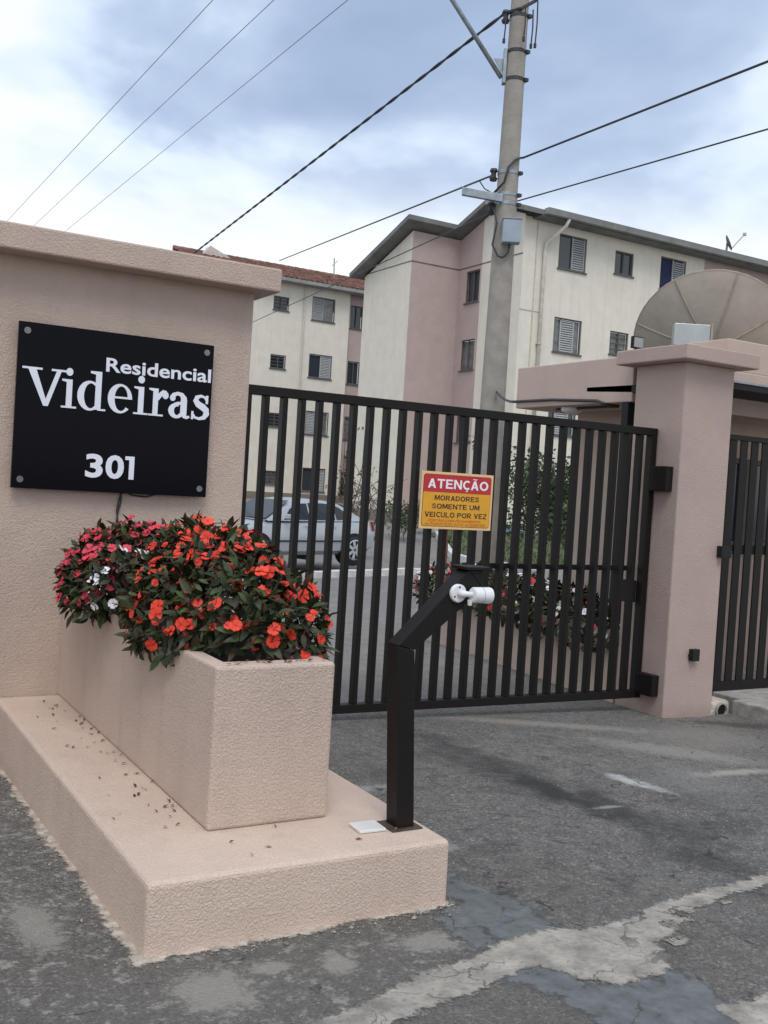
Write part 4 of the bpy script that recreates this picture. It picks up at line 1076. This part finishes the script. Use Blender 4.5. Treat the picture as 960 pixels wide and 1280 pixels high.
b = MB(); b.tube([(23.4, 46.5, 11.9), (23.3, 46.4, 13.0)], .03, 6); b.tube([(23.2, 46.4, 12.6), (23.5, 46.4, 12.9)], .02, 6); b.build('aerial', M_galv, t)

# ------------------------------------------------------------------ yard: kerbs and lawn
def kerb_line(name, label, pts, hgt, wd, mts, seg=.85):
    k = thing(name, label, 'kerb', (pts[0][0], pts[0][1], G(*pts[0])), kind='structure')
    c = 0
    for a, b_ in zip(pts[:-1], pts[1:]):
        a, b_ = Vector(a), Vector(b_); d = (b_ - a); L_ = d.length; d.normalize(); nn = Vector((-d.y, d.x)) * wd / 2; s = 0
        while s < L_ - .1:
            p = a + d * (s + .006); q = a + d * min(L_, s + seg - .006)
            m_ = MB(); zp, zq = G(*p), G(*q); hh = hgt + random.uniform(-.012, .012)
            P = [p - nn, q - nn, q + nn, p + nn]; Zs = [zp, zq, zq, zp]
            m_.hexa([(u.x, u.y, z_ - .25) for u, z_ in zip(P, Zs)] + [(u.x, u.y, z_ + hh) for u, z_ in zip(P, Zs)])
            m_.build('kerb_stone', mts[c % len(mts)], k, bevel=.015); c += 1; s += seg
    return k
kerb_line('kerb', 'white painted kerb in front of the parked silver car', [(2.5, 14.75), (8.6, 16.75), (12.4, 17.95), (14.4, 18.55)], .13, .16, [M_whitek])
kerb_line('kerb', 'pale kerb at the left edge of the lawn', [(14.4, 18.9), (14.5, 21.2), (16.9, 26.0)], .16, .15, [M_whitek])
kerb_line('kerb', 'pale kerb along the front of the lawn', [(14.5, 18.7), (18.5, 19.9), (24, 21.6)], .12, .15, [M_whitek])
kerb_line('kerb', 'blue and white painted kerb at the foot of the cream building', [(16.8, 26.1), (20.0, 25.4), (30, 25.4)], .16, .2, [M_bluek, M_whitek, M_bluek], seg=1.0)
# lawn base and blades
lp = [(14.55, 18.8), (24, 21.7), (30, 23.4), (30, 25.3), (20, 25.3), (16.9, 25.9), (14.6, 21.2)]
lw = bmesh.new()
b = MB()
gxs, gys = np.arange(14.4, 30.1, .5), np.arange(18.6, 26.1, .5)
def inside(x, y, P):
    r = False; j = len(P) - 1
    for i in range(len(P)):
        if (P[i][1] > y) != (P[j][1] > y) and x < (P[j][0] - P[i][0]) * (y - P[i][1]) / (P[j][1] - P[i][1]) + P[i][0]: r = not r
        j = i
    return r
for x in gxs:
    for y in gys:
        if inside(x + .25, y + .25, lp):
            b.poly([(x, y, G(x, y) + .09), (x + .5, y, G(x + .5, y) + .09), (x + .5, y + .5, G(x + .5, y + .5) + .09), (x, y + .5, G(x, y + .5) + .09)])
o = b.build('lawn', mat('lawn_soil', (.08, .10, .045), .95, vary=.25, vscale=4)); o['kind'] = 'structure'; o['label'] = 'green lawn in front of the cream building'
b = MB()
for _ in range(9000):
    x, y = rng.uniform(14.5, 30), rng.uniform(18.8, 26)
    if not inside(x, y, lp): continue
    z = G(x, y) + .085; a = rng.uniform(0, 6.28); h = rng.uniform(.05, .13); w_ = .02
    b.poly([(x - w_ * math.cos(a), y - w_ * math.sin(a), z), (x + w_ * math.cos(a), y + w_ * math.sin(a), z), (x + rng.normal(0, .03), y + rng.normal(0, .03), z + h)])
o = b.build('grass', M_grass); tag(o, 'short green grass on the lawn by the cream building', 'grass', kind='stuff')

# ------------------------------------------------------------------ vegetation helpers
def leaf_tris(o, length, width, fold=.25, droop=.25):
    """a folded, pointed, drooping leaf along +X, normal +Z"""
    prof = [(0, .12), (.25, .8), (.5, 1.0), (.75, .68), (1, .02)]
    v = []; f = []
    for i, (s, w_) in enumerate(prof):
        x = s * length; z = -droop * length * s * s; hw2 = w_ * width / 2
        v += [(x, -hw2, z + fold * hw2), (x, 0, z), (x, hw2, z + fold * hw2)]
    for i in range(len(prof) - 1):
        a = i * 3
        f += [(a, a + 3, a + 4, a + 1), (a + 1, a + 4, a + 5, a + 2)]
    return np.array(v), f
LV, LF = leaf_tris(None, .078, .030)
def leaf_mesh(name, mt, sc=1.0):
    me = bpy.data.meshes.new(name); me.from_pydata((LV * sc).tolist(), [], LF); me.materials.append(mt)
    me.polygons.foreach_set('use_smooth', [True] * len(me.polygons)); return me
def flower_mesh(name, mt, r=.028, seed=0):
    rr = random.Random(seed); v = []; f = []; mi = []
    for p in range(5):
        a = 2 * math.pi * p / 5 + rr.uniform(-.08, .08); ca, sa = math.cos(a), math.sin(a)
        tilt = rr.uniform(-.15, .75); rad = r * rr.uniform(.9, 1.08); base = len(v)
        prof = [(.08, .07), (.35, .40), (.72, .70), (.93, .56), (1.0 + rr.uniform(-.08, .02), .12)]
        for s, w_ in prof:
            x = s * rad; hwid = w_ * rad * .72; z = .004 + tilt * rad * (s - .6 * s * s) + .0012 * p
            for y_, dz in ((-hwid, .10 * hwid + rr.uniform(-.001, .002)), (0, -.05 * hwid), (hwid, .10 * hwid + rr.uniform(-.001, .002))):
                v.append((x * ca - y_ * sa, x * sa + y_ * ca, z + dz))
        for i in range(len(prof) - 1):
            q = base + i * 3
            f += [(q, q + 3, q + 4, q + 1), (q + 1, q + 4, q + 5, q + 2)]; mi += [0, 0]
    base = len(v); n = 6
    for k in range(n): v.append((.004 * math.cos(k * 1.047), .004 * math.sin(k * 1.047), .012))
    f.append(tuple(range(base, base + n))); mi.append(1)
    me = bpy.data.meshes.new(name); me.from_pydata(v, [], f); me.materials.append(mt); me.materials.append(M_eye)
    me.polygons.foreach_set('material_index', mi); me.polygons.foreach_set('use_smooth', [True] * len(f)); return me
def frame_from(nrm, spin, pitch_):
    """matrix with local Z near nrm, X turned by spin and pitched down"""
    z = Vector(nrm).normalized()
    x = z.orthogonal().normalized(); x = (Matrix.Rotation(spin, 3, z) @ x)
    return z, x
def bush(name, label, group, lobes, n_leaf, n_part, flowers, fl_mats, seed, overhang, view=Vector((0, 0, 1.6)), lsc=1.0, fsc=1.0):
    """lobes: ellipsoids (cx,cy,cz,rx,ry,rz); leaves and flowers sit on their joint outer surface"""
    r = np.random.default_rng(seed); c0 = lobes[0]
    t = thing(name, label, 'flowering plant', (c0[0], c0[1], overhang), group)
    pts = []
    tries = 0
    while len(pts) < n_leaf and tries < n_leaf * 60:
        tries += 1
        l = lobes[r.choice(len(lobes), p=np.array([q[3] * q[4] for q in lobes]) / sum(q[3] * q[4] for q in lobes))]
        d = r.normal(size=3); d /= np.linalg.norm(d)
        if d[2] < -.55: continue
        dep = 1 - abs(r.normal(0, .13)) + .03
        if r.random() < .12: dep += r.uniform(0, .10)
        p = np.array(l[:3]) + d * np.array(l[3:6]) * dep
        if p[2] < overhang - (.095 if seed < 50 else .13): continue
        if p[2] < overhang + .01 and (1.45 < p[0] < 1.90 and 3.64 < p[1] < 6.1): continue
        if p[1] > 6.10 and seed < 50: continue
        ins = False
        for m_ in lobes:
            if m_ is l: continue
            if np.sum(((p - np.array(m_[:3])) / np.array(m_[3:6])) ** 2) < .80: ins = True; break
        if ins: continue
        nn = d / np.array(l[3:6]); nn /= np.linalg.norm(nn)
        pts.append((p, nn))
    mats = []
    for p, nn in pts:
        out = Vector(nn); up_ = Vector((0, 0, 1))
        # leaf axis: outward, tilted, drooping; normal mostly up/out
        ax_ = (out * r.uniform(.3, 1.0) + Vector(r.normal(0, .55, 3)) + up_ * r.uniform(-.35, .3)).normalized()
        nz_ = (up_ * .6 + out * .7 + Vector(r.normal(0, .25, 3)))
        nz_ = (nz_ - ax_ * nz_.dot(ax_))
        if nz_.length < 1e-3: nz_ = ax_.orthogonal()
        nz_.normalize(); ay_ = nz_.cross(ax_)
        s = r.uniform(.65, 1.25) * lsc
        mats.append((np.array(p), np.array(ax_), np.array(ay_), np.array(nz_), s))
    cv = np.array(view)
    score = []
    for (p, nn), m_ in zip(pts, mats):
        d = cv - p; L_ = np.linalg.norm(d)
        score.append((nn @ (d / L_) > .12) * m_[4] / L_)
    order = np.argsort(-np.array(score))
    big = set(order[:n_part].tolist())
    lm = leaf_mesh('leaf', M_leaf)
    O = np.array(t['_o'])
    V_, F_ = [], []
    for i, (p, a, b_, c_, s) in enumerate(mats):
        if i in big:
            o = bpy.data.objects.new('leaf', lm); col.objects.link(o); o.parent = t
            M4 = Matrix(((a[0] * s, b_[0] * s, c_[0] * s, p[0] - O[0]), (a[1] * s, b_[1] * s, c_[1] * s, p[1] - O[1]), (a[2] * s, b_[2] * s, c_[2] * s, p[2] - O[2]), (0, 0, 0, 1)))
            o.matrix_local = M4
        else:
            q = p + s * (LV[:, :1] * a + LV[:, 1:2] * b_ + LV[:, 2:3] * c_)
            n0 = len(V_); V_ += q.tolist(); F_ += [tuple(n0 + k for k in f) for f in LF]
    fm = MB(); fm.v = V_; fm.f = F_; fm.mi = [0] * len(F_)
    fo = fm.build('foliage', M_leafs, t, smooth=True); fo['kind'] = 'stuff'
    # stems
    st = MB()
    for k in range(14):
        l = lobes[k % len(lobes)]; d = r.normal(size=3); d[2] = abs(d[2]) + .3; d /= np.linalg.norm(d)
        st.tube([(min(1.84, max(1.56, l[0] + d[0] * .05)) if seed < 50 else l[0] + d[0] * .05, l[1] + d[1] * .05, overhang - .05 if seed < 50 else .51), tuple(np.array(l[:3]) + d * np.array(l[3:6]) * .5), tuple(np.array(l[:3]) + d * np.array(l[3:6]) * .9)], [.008, .006, .003], 5)
    so_ = st.build('stems', M_stem, t); so_['kind'] = 'stuff'
    fms = [flower_mesh('flower', q, seed=seed * 7 + k, r=.028 * fsc) for k, q in enumerate(fl_mats)]
    placed = []
    cand = [(p, nn) for p, nn in pts]
    r.shuffle(cand)
    for p, nn in cand:
        if len(placed) >= flowers: break
        if nn[2] < -.25: continue
        d = cv - p; d /= np.linalg.norm(d)
        pp = p + nn * .03
        near = min([np.linalg.norm(pp - q) for q in placed] + [9])
        if near < .034: continue
        if near > .12 and r.random() < .2 and placed: continue
        if pp[1] > 6.09 and seed < 50: continue
        placed.append(pp)
        z = (Vector(nn) * .8 + Vector((0, 0, .25)) + Vector(d) * .3 + Vector(r.normal(0, .34, 3))).normalized()
        x = (Matrix.Rotation(r.uniform(0, 6.28), 3, z) @ z.orthogonal().normalized()); y_ = z.cross(x); s = r.uniform(.62, 1.15)
        o = bpy.data.objects.new('flower', fms[r.integers(len(fms))]); col.objects.link(o); o.parent = t
        M4 = Matrix(((x.x * s, y_.x * s, z.x * s, pp[0] - O[0]), (x.y * s, y_.y * s, z.y * s, pp[1] - O[1]), (x.z * s, y_.z * s, z.z * s, pp[2] - O[2]), (0, 0, 0, 1)))
        o.matrix_local = M4
    return t
bush('orange_flower_bush', 'big orange flowered bush at the near end of the planter', 'flowering bushes in the planter',
     [(1.69, 4.22, .97, .27, .44, .36), (1.73, 4.62, 1.00, .28, .40, .36), (1.60, 4.35, .95, .27, .42, .28), (1.84, 4.05, .93, .19, .30, .26)], 3400, 295, 290, [M_or, M_or, M_or], 11, .885, lsc=.88)
bush('pink_flower_bush', 'coral pink flowered bush at the wall end of the planter', 'flowering bushes in the planter',
     [(1.58, 5.45, 1.02, .28, .40, .27), (1.47, 5.35, .97, .22, .34, .23), (1.74, 5.35, 1.03, .24, .36, .26)], 2200, 200, 240, [M_pk, M_pk, M_pk], 12, .885, lsc=.88)
bush('white_flower_plant', 'small white flowered plant between the orange and pink bushes', 'flowering bushes in the planter',
     [(1.44, 4.95, 1.0, .14, .15, .18)], 300, 90, 32, [M_wh], 13, .885, lsc=.85)

# dropped leaves on the step and on the planter rim
def bit(L_, seed):
    r = random.Random(seed); me = bpy.data.meshes.new('fallen_leaf')
    v = [(0, 0, .002), (L_ * .35, -L_ * .25, .004 + r.random() * .004), (L_, 0, .003 + r.random() * .008), (L_ * .4, L_ * .22, .005 + r.random() * .006)]
    me.from_pydata(v, [], [(0, 1, 2), (0, 2, 3)]); me.materials.append(M_dead); return me
bits = [bit(.022, 1), bit(.016, 2), bit(.03, 3)]
def drop(x, y, z, where, grp):
    o = bpy.data.objects.new('fallen_leaf', random.choice(bits)); col.objects.link(o); o.location = (x, y, z); o.rotation_euler = (random.uniform(-.15, .15), random.uniform(-.15, .15), random.uniform(0, 6.28))
    tag(o, where, 'leaf', grp)
for k in range(60):
    y = 3.6 + 2.4 * random.random() ** .8; s = max(0.0, random.gauss(.35, .25))
    x = 1.40 - .30 * min(1, s) * random.uniform(.3, 1.2)
    drop(max(1.085, min(1.40, x)), y, .2515, 'small dry brown leaf scrap lying on the pink step', 'dry leaf scraps on the step')
for k in range(9):
    drop(random.uniform(1.38, 2.2), random.uniform(3.3, 3.58), .2515, 'small dry brown leaf scrap lying on the pink step', 'dry leaf scraps on the step')
for k in range(34):
    drop(random.uniform(1.48, 1.90), 3.62 + .1 * random.random() ** 1.5, .8815, 'small dry brown petal scrap on the planter rim', 'dry scraps on the planter rim')

b = MB(); rr = np.random.default_rng(17)
for k in range(900):
    if k < 500:
        sd_ = rr.random()
        if sd_ < .55: x, y = 1.05 - abs(rr.normal(0, .05)) - .01, rr.uniform(3.2, 6.1)
        else: x, y = rr.uniform(1.05, 2.3), 3.185 - abs(rr.normal(0, .05)) - .01
    else: x, y = rr.uniform(-.2, 6.2), rr.uniform(2.2, 6.0)
    if 1.04 < x < 2.29 and y > 3.17: continue
    if x > 6 and y > 5.7: continue
    r_ = rr.uniform(.0015, .0055) if k > 40 else rr.uniform(.006, .012); z = G(x, y) + r_ * .2 + .003
    V4 = [(x + r_ * math.cos(a) * rr.uniform(.6, 1.2), y + r_ * math.sin(a) * rr.uniform(.6, 1.2), z + rr.uniform(-.3, .3) * r_) for a in (0, 1.57, 3.14, 4.71)]
    b.poly([V4[0], V4[1], (x, y, z + r_ * .8)]); b.poly([V4[1], V4[2], (x, y, z + r_ * .8)]); b.poly([V4[2], V4[3], (x, y, z + r_ * .8)]); b.poly([V4[3], V4[0], (x, y, z + r_ * .8)])
o = b.build('grit', mat('grit', (.27, .25, .22), .9, vary=0, island=.5)); tag(o, 'loose grit and crumbs of mortar scattered on the asphalt', 'grit', kind='stuff')

# ------------------------------------------------------------------ planter inside the gate
t = thing('planter', 'low pink planter just inside the gate beside the gatehouse', 'planter', (6.4, 7.8, -.05))
b = MB(); b.box(6.07, 6.74, 6.36, 9.35, -.3, .50); b.build('planter_body', M_wall, t, bevel=.01)
b = MB(); b.box(6.13, 6.68, 6.42, 9.29, .5005, .52); b.build('soil', M_soil, t)
bush('red_flower_bush', 'dark bush with red and white flowers at the far end of inner planter', 'flowering bushes inside the gate',
     [(6.28, 8.6, .55, .36, .55, .27), (6.25, 7.9, .52, .36, .5, .27), (6.26, 9.15, .52, .38, .36, .27)], 2100, 0, 140, [M_rd, M_wh, M_rd], 61, .45, lsc=1.15, fsc=1.2)
bush('white_flower_bush', 'dark bush with white flowers near the gatehouse', 'flowering bushes inside the gate',
     [(6.28, 7.25, .48, .36, .5, .28), (6.24, 6.75, .42, .32, .42, .26)], 1500, 0, 85, [M_wh, M_wh, M_wh, M_rd], 62, .45, lsc=1.15, fsc=1.2)

# ------------------------------------------------------------------ trees
def leafcloud(b, centers, rad, n, size, r):
    for _ in range(n):
        c_ = centers[r.integers(len(centers))]; d = r.normal(size=3); d /= np.linalg.norm(d); p = np.array(c_) + d * rad * r.random() ** .45
        a = r.normal(size=3); a /= np.linalg.norm(a); e_ = np.cross(a, r.normal(size=3)); e_ /= np.linalg.norm(e_); s = size * r.uniform(.6, 1.3)
        b.poly([tuple(p - a * s), tuple(p + e_ * s * .45), tuple(p + a * s), tuple(p - e_ * s * .45)])
def tree(name, label, base, h, spread, n_leaf, lsize, seed, grp=None, mt=M_tree, trunk_h=.4, clump=.35):
    r = np.random.default_rng(seed)
    t = thing(name, label, 'tree', base, grp)
    B = np.array(base); b = MB(); tips = []
    top = B + np.array([0, 0, h * trunk_h])
    b.tube([tuple(B - np.array([0, 0, .1])), tuple(B + np.array([.02, .01, h * trunk_h * .5])), tuple(top)], [.055 * h / 3, .045 * h / 3, .035 * h / 3], 8)
    for k in range(9):
        a = k * 2.4; rr = spread * r.uniform(.35, 1.0); e_ = B + np.array([math.cos(a) * rr, math.sin(a) * rr, h * r.uniform(.5, .97)]); mid = (top + e_) / 2 + np.array([0, 0, .12])
        b.tube([tuple(top), tuple(mid), tuple(e_)], [.026 * h / 3, .016 * h / 3, .006 * h / 3], 6)
        tips += [e_, mid, (mid + e_) / 2]
        for q in range(2):
            s_ = e_ + r.normal(0, spread * .28, 3); b.tube([tuple(mid), tuple(s_)], [.010, .004], 5); tips.append(s_)
    b.build('trunk', M_bark, t)
    c_ = MB(); leafcloud(c_, tips, clump, n_leaf, lsize, r); o = c_.build('crown', mt, t); o['kind'] = 'stuff'
    return t
tree('tree', 'leafy green tree behind the gate, left of the gatehouse', (10.6, 12.7, G(10.6, 12.7)), 2.75, .72, 5200, .05, 21, clump=.38, trunk_h=.35)
# bare shrub
r = np.random.default_rng(5)
t = thing('bare_shrub', 'nearly bare twiggy shrub in front of the cream wall', 'shrub', (11.7, 21.0, G(11.7, 21)))
b = MB()
B = np.array([11.7, 21.0, G(11.7, 21)])
tips = []
for k in range(16):
    d = r.normal(0, .45, 3); d[2] = 1; p1 = B + d * r.uniform(.8, 1.3); p2 = p1 + r.normal(0, .3, 3) + np.array([0, 0, .5]); p3 = p2 + r.normal(0, .3, 3) + np.array([0, 0, .35])
    b.tube([tuple(B), tuple(p1), tuple(p2), tuple(p3)], [.03, .02, .012, .006], 5); tips += [p2, p3]
    for q in range(2):
        e_ = p2 + r.normal(0, .4, 3); b.tube([tuple(p2), tuple(e_)], [.01, .005], 4); tips.append(e_)
b.build('branches', M_bark, t)
c_ = MB(); leafcloud(c_, tips, .16, 230, .05, r); o = c_.build('leaves', mat('shrub_leaf', (.16, .10, .06), .8, island=.4), t); o['kind'] = 'stuff'
# spiky palm like plant with red trunk
t = thing('spiky_plant', 'spiky dark green plant on a thin reddish trunk by the kerb', 'plant', (12.55, 18.75, G(12.55, 18.75)))
b = MB(); B = Vector((12.55, 18.75, G(12.55, 18.75))); b.tube([B - fz * .1, B + Vector((.03, 0, .45)), B + Vector((.02, 0, .95))], [.085, .075, .06], 8); b.build('trunk', mat('reddish_trunk', (.16, .065, .045), .9, vary=.25, vscale=14), t)
for k in range(34):
    a = k * 2.4; el = R(random.uniform(5, 75)); L_ = random.uniform(.45, .7); c_ = B + Vector((.02, 0, .95))
    d = Vector((math.cos(a) * math.cos(el), math.sin(a) * math.cos(el), math.sin(el))); s_ = d.cross(fz).normalized() * .028
    m1 = c_ + d * L_ * .55; m2 = c_ + d * L_ - fz * .1 * math.cos(el)
    q = MB(); q.poly([c_ - s_ * .6, m1 - s_, m1 + s_, c_ + s_ * .6]); q.poly([m1 - s_, m2, m1 + s_]); q.build('blade', M_tree, t)
# low hedge plants before the buildings
for i, (x, y, s, lab) in enumerate(((14.4, 23.5, .55, 'low green shrub left of the lawn, behind the spiky plant'), (16.0, 24.8, .6, 'rounded green shrub at the corner of the rose wall'), (17.8, 25.6, .5, 'small green shrub by the blue and white kerb'))):
    tree('garden_shrub', lab, (x, y, G(x, y)), 1.0 * s * 2, s, 700, .06, 30 + i, 'garden shrubs by the buildings', trunk_h=.15, clump=.3)
b = MB()
r = np.random.default_rng(3)
b2 = MB(); b2.box(24.5, 25.6, 43.4, 44.0, .7, 3.2)
t = thing('creeper', 'dark creeper growing on the wall of the tiled building', 'plant', (23.9, 44.3, .9))
leafcloud(b, [(23.7, 44.3, 1.2), (23.8, 44.25, 1.8), (24.0, 44.3, 2.3), (23.9, 44.3, 2.9)], .45, 500, .09, r); o = b.build('foliage', mat('creeper_leaf', (.06, .05, .03), .8, island=.5), t); o['kind'] = 'stuff'

# ------------------------------------------------------------------ cars
def car(label, loc, rot, paint, grp=None):
    t = bpy.data.objects.new('parked_car', None); col.objects.link(t); tag(t, label, 'car', grp); t['_o'] = (0, 0, 0)
    st = [(-2.10, .34, .60, .55), (-2.03, .24, .68, .70), (-1.75, .20, .76, .78), (-1.2, .19, .84, .82), (-.75, .19, .89, .83), (0, .19, .91, .83), (.8, .19, .94, .83), (1.3, .20, .96, .82), (1.75, .24, .95, .78), (2.0, .30, .90, .72), (2.10, .38, .72, .60)]
    b = MB(); secs = []
    for x, zb_, zt, hw2 in st:
        h = zt - zb_
        half = [(.84, zb_), (.97, zb_ + .12 * h), (1.0, zb_ + .48 * h), (.985, zb_ + .72 * h), (.94, zb_ + .90 * h), (.80, zt - .005)]
        secs.append([(x, -q * hw2, z) for q, z in half] + [(x, 0, zt + .015)] + [(x, q * hw2, z) for q, z in reversed(half)])
    n = len(secs[0])
    for s in secs: b.v += s
    for i in range(len(secs) - 1):
        for k in range(n):
            k2 = (k + 1) % n; b.f.append((i * n + k, i * n + k2, (i + 1) * n + k2, (i + 1) * n + k)); b.mi.append(0)
    b.f += [tuple(range(n)), tuple((len(secs) - 1) * n + k for k in range(n))]; b.mi += [0, 0]
    b.build('body', paint, t, smooth=True, auto=35)
    # cabin
    prof = [(-1.02, .87, .70), (-.62, 1.10, .67), (-.28, 1.27, .61), (.15, 1.33, .585), (.65, 1.32, .58), (1.05, 1.25, .60), (1.40, 1.11, .64), (1.72, .95, .68)]
    b = MB(); secs = []
    for x, z, hw2 in prof:
        secs.append([(x, -.76 if -.9 < x < 1.6 else -.72, .88 + .03 * (x + 1) / 2.7), (x, -hw2, max(z - .03, .90)), (x, -hw2 * .9, z), (x, 0, z + .02), (x, hw2 * .9, z), (x, hw2, max(z - .03, .90)), (x, .76 if -.9 < x < 1.6 else .72, .88 + .03 * (x + 1) / 2.7)])
    n = 7
    for s in secs: b.v += s
    for i in range(len(secs) - 1):
        for k in range(n - 1):
            b.f.append((i * n + k, i * n + k + 1, (i + 1) * n + k + 1, (i + 1) * n + k)); b.mi.append(0)
    b.build('cabin', paint, t, smooth=True, auto=40)
    def side(x, z):        # y of the side glass plane
        zr = np.interp(x, [p[0] for p in prof], [p[1] - .03 for p in prof]); hw2 = np.interp(x, [p[0] for p in prof], [p[2] for p in prof])
        zb_ = .88 + .03 * (x + 1) / 2.7; s = (z - zb_) / max(.02, zr - zb_)
        return .76 + (hw2 - .76) * s + .012
    for sg in (-1, 1):
        for P in ([(-.62, .915), (.06, .92), (.06, 1.25), (-.20, 1.24), (-.42, 1.12)], [(.11, .92), (.78, .93), (.78, 1.245), (.50, 1.265), (.11, 1.26)], [(.83, .93), (1.22, .95), (1.12, 1.09), (.98, 1.18), (.83, 1.235)]):
            q = MB(); q.prism([(x, sg * (side(x, z) - .02), z) for x, z in P], [(x, sg * side(x, z), z) for x, z in P]); q.build('side_window', M_cglass, t)
        q = MB(); q.box(-.70, -.54, sg * .84, sg * .98, .93, 1.03); q.build('mirror', paint, t, bevel=.02)
        for x in (-1.3, 1.30):
            q = MB(); q.tube([(x, sg * .60, .30), (x, sg * .838, .30)], .355, 28); q.build('wheel_arch', M_blackm, t)
        for x in (-1.3, 1.30):
            q = MB(); q.tube([(x, sg * .62, .295), (x, sg * .65, .295), (x, sg * .835, .295), (x, sg * .85, .295)], [.28, .295, .295, .275], 28); wh = q.build('wheel', M_tyre, t, smooth=True, auto=40)
            q = MB(); q.tube([(x, sg * .845, .295), (x, sg * .853, .295)], .215, 24); q.build('rim_back', M_blackm, wh)
            for k in range(7):
                a = 2 * math.pi * k / 7; ca, sa = math.cos(a), math.sin(a)
                q = MB(); y_ = sg * .854
                pts = [(x + ca * .03 - sa * .028, .295 + sa * .03 + ca * .028), (x + ca * .205 - sa * .036, .295 + sa * .205 + ca * .036), (x + ca * .205 + sa * .036, .295 + sa * .205 - ca * .036), (x + ca * .03 + sa * .028, .295 + sa * .03 - ca * .028)]
                q.prism([(u, y_, v) for u, v in pts], [(u, y_ + sg * .012, v) for u, v in pts]); q.build('spoke', M_rim, wh)
            q = MB()
            for k in range(24):
                a0, a1 = 2 * math.pi * k / 24, 2 * math.pi * (k + 1) / 24; y_ = sg * .862
                q.poly([(x + .20 * math.cos(a0), y_, .295 + .20 * math.sin(a0)), (x + .20 * math.cos(a1), y_, .295 + .20 * math.sin(a1)), (x + .222 * math.cos(a1), y_ - sg * .008, .295 + .222 * math.sin(a1)), (x + .222 * math.cos(a0), y_ - sg * .008, .295 + .222 * math.sin(a0))])
            q.build('rim', M_rim, wh)
        q = MB(); q.hexa([(1.93, sg * .70, .70), (2.09, sg * .58, .70), (2.09, sg * .66, .70), (1.93, sg * .775, .70), (1.90, sg * .68, .90), (2.02, sg * .56, .90), (2.02, sg * .66, .90), (1.90, sg * .745, .90)]); q.build('tail_light', M_lamp_r, t)
        q = MB(); q.hexa([(-2.08, sg * .42, .56), (-1.80, sg * .70, .60), (-1.78, sg * .79, .60), (-2.06, sg * .62, .56), (-2.03, sg * .42, .68), (-1.74, sg * .66, .755), (-1.72, sg * .755, .74), (-2.0, sg * .62, .68)]); q.build('headlight', M_lamp_w, t)
        for x in (.09, .80):
            q = MB(); q.box(x - .19, x - .05, sg * .822, sg * .845, .78, .80); q.build('door_handle', paint, t)
        q = MB(); q.box(-.95, 1.0, sg * .832, sg * .838, .47, .50); q.build('side_moulding', M_blackm, t)
    q = MB(); q.poly([(-.98, -.62, .915), (-.98, .62, .915), (-.31, .52, 1.285), (-.31, -.52, 1.285)]); q.v = [(x - .015, y, z + .012) for x, y, z in q.v]; q.build('windscreen', M_cglass, t)
    q = MB(); q.poly([(1.10, -.52, 1.245), (1.10, .52, 1.245), (1.66, .6, 1.0), (1.66, -.6, 1.0)]); q.v = [(x + .012, y, z + .012) for x, y, z in q.v]; q.build('rear_window', M_cglass, t)
    t.location = loc; t.rotation_euler = (0, 0, rot); t.scale = (.96, .96, .93)
    return t
car('silver four door car parked behind the white kerb, facing left', (8.36, 18.23, .02), R(17), M_silver, 'cars parked inside the gate')
car('dark car mostly hidden beyond the silver one', (6.2, 21.6, -.02), R(17), M_darkcar, 'cars parked inside the gate')
for o in bpy.data.objects:
    if '_o' in o: del o['_o']
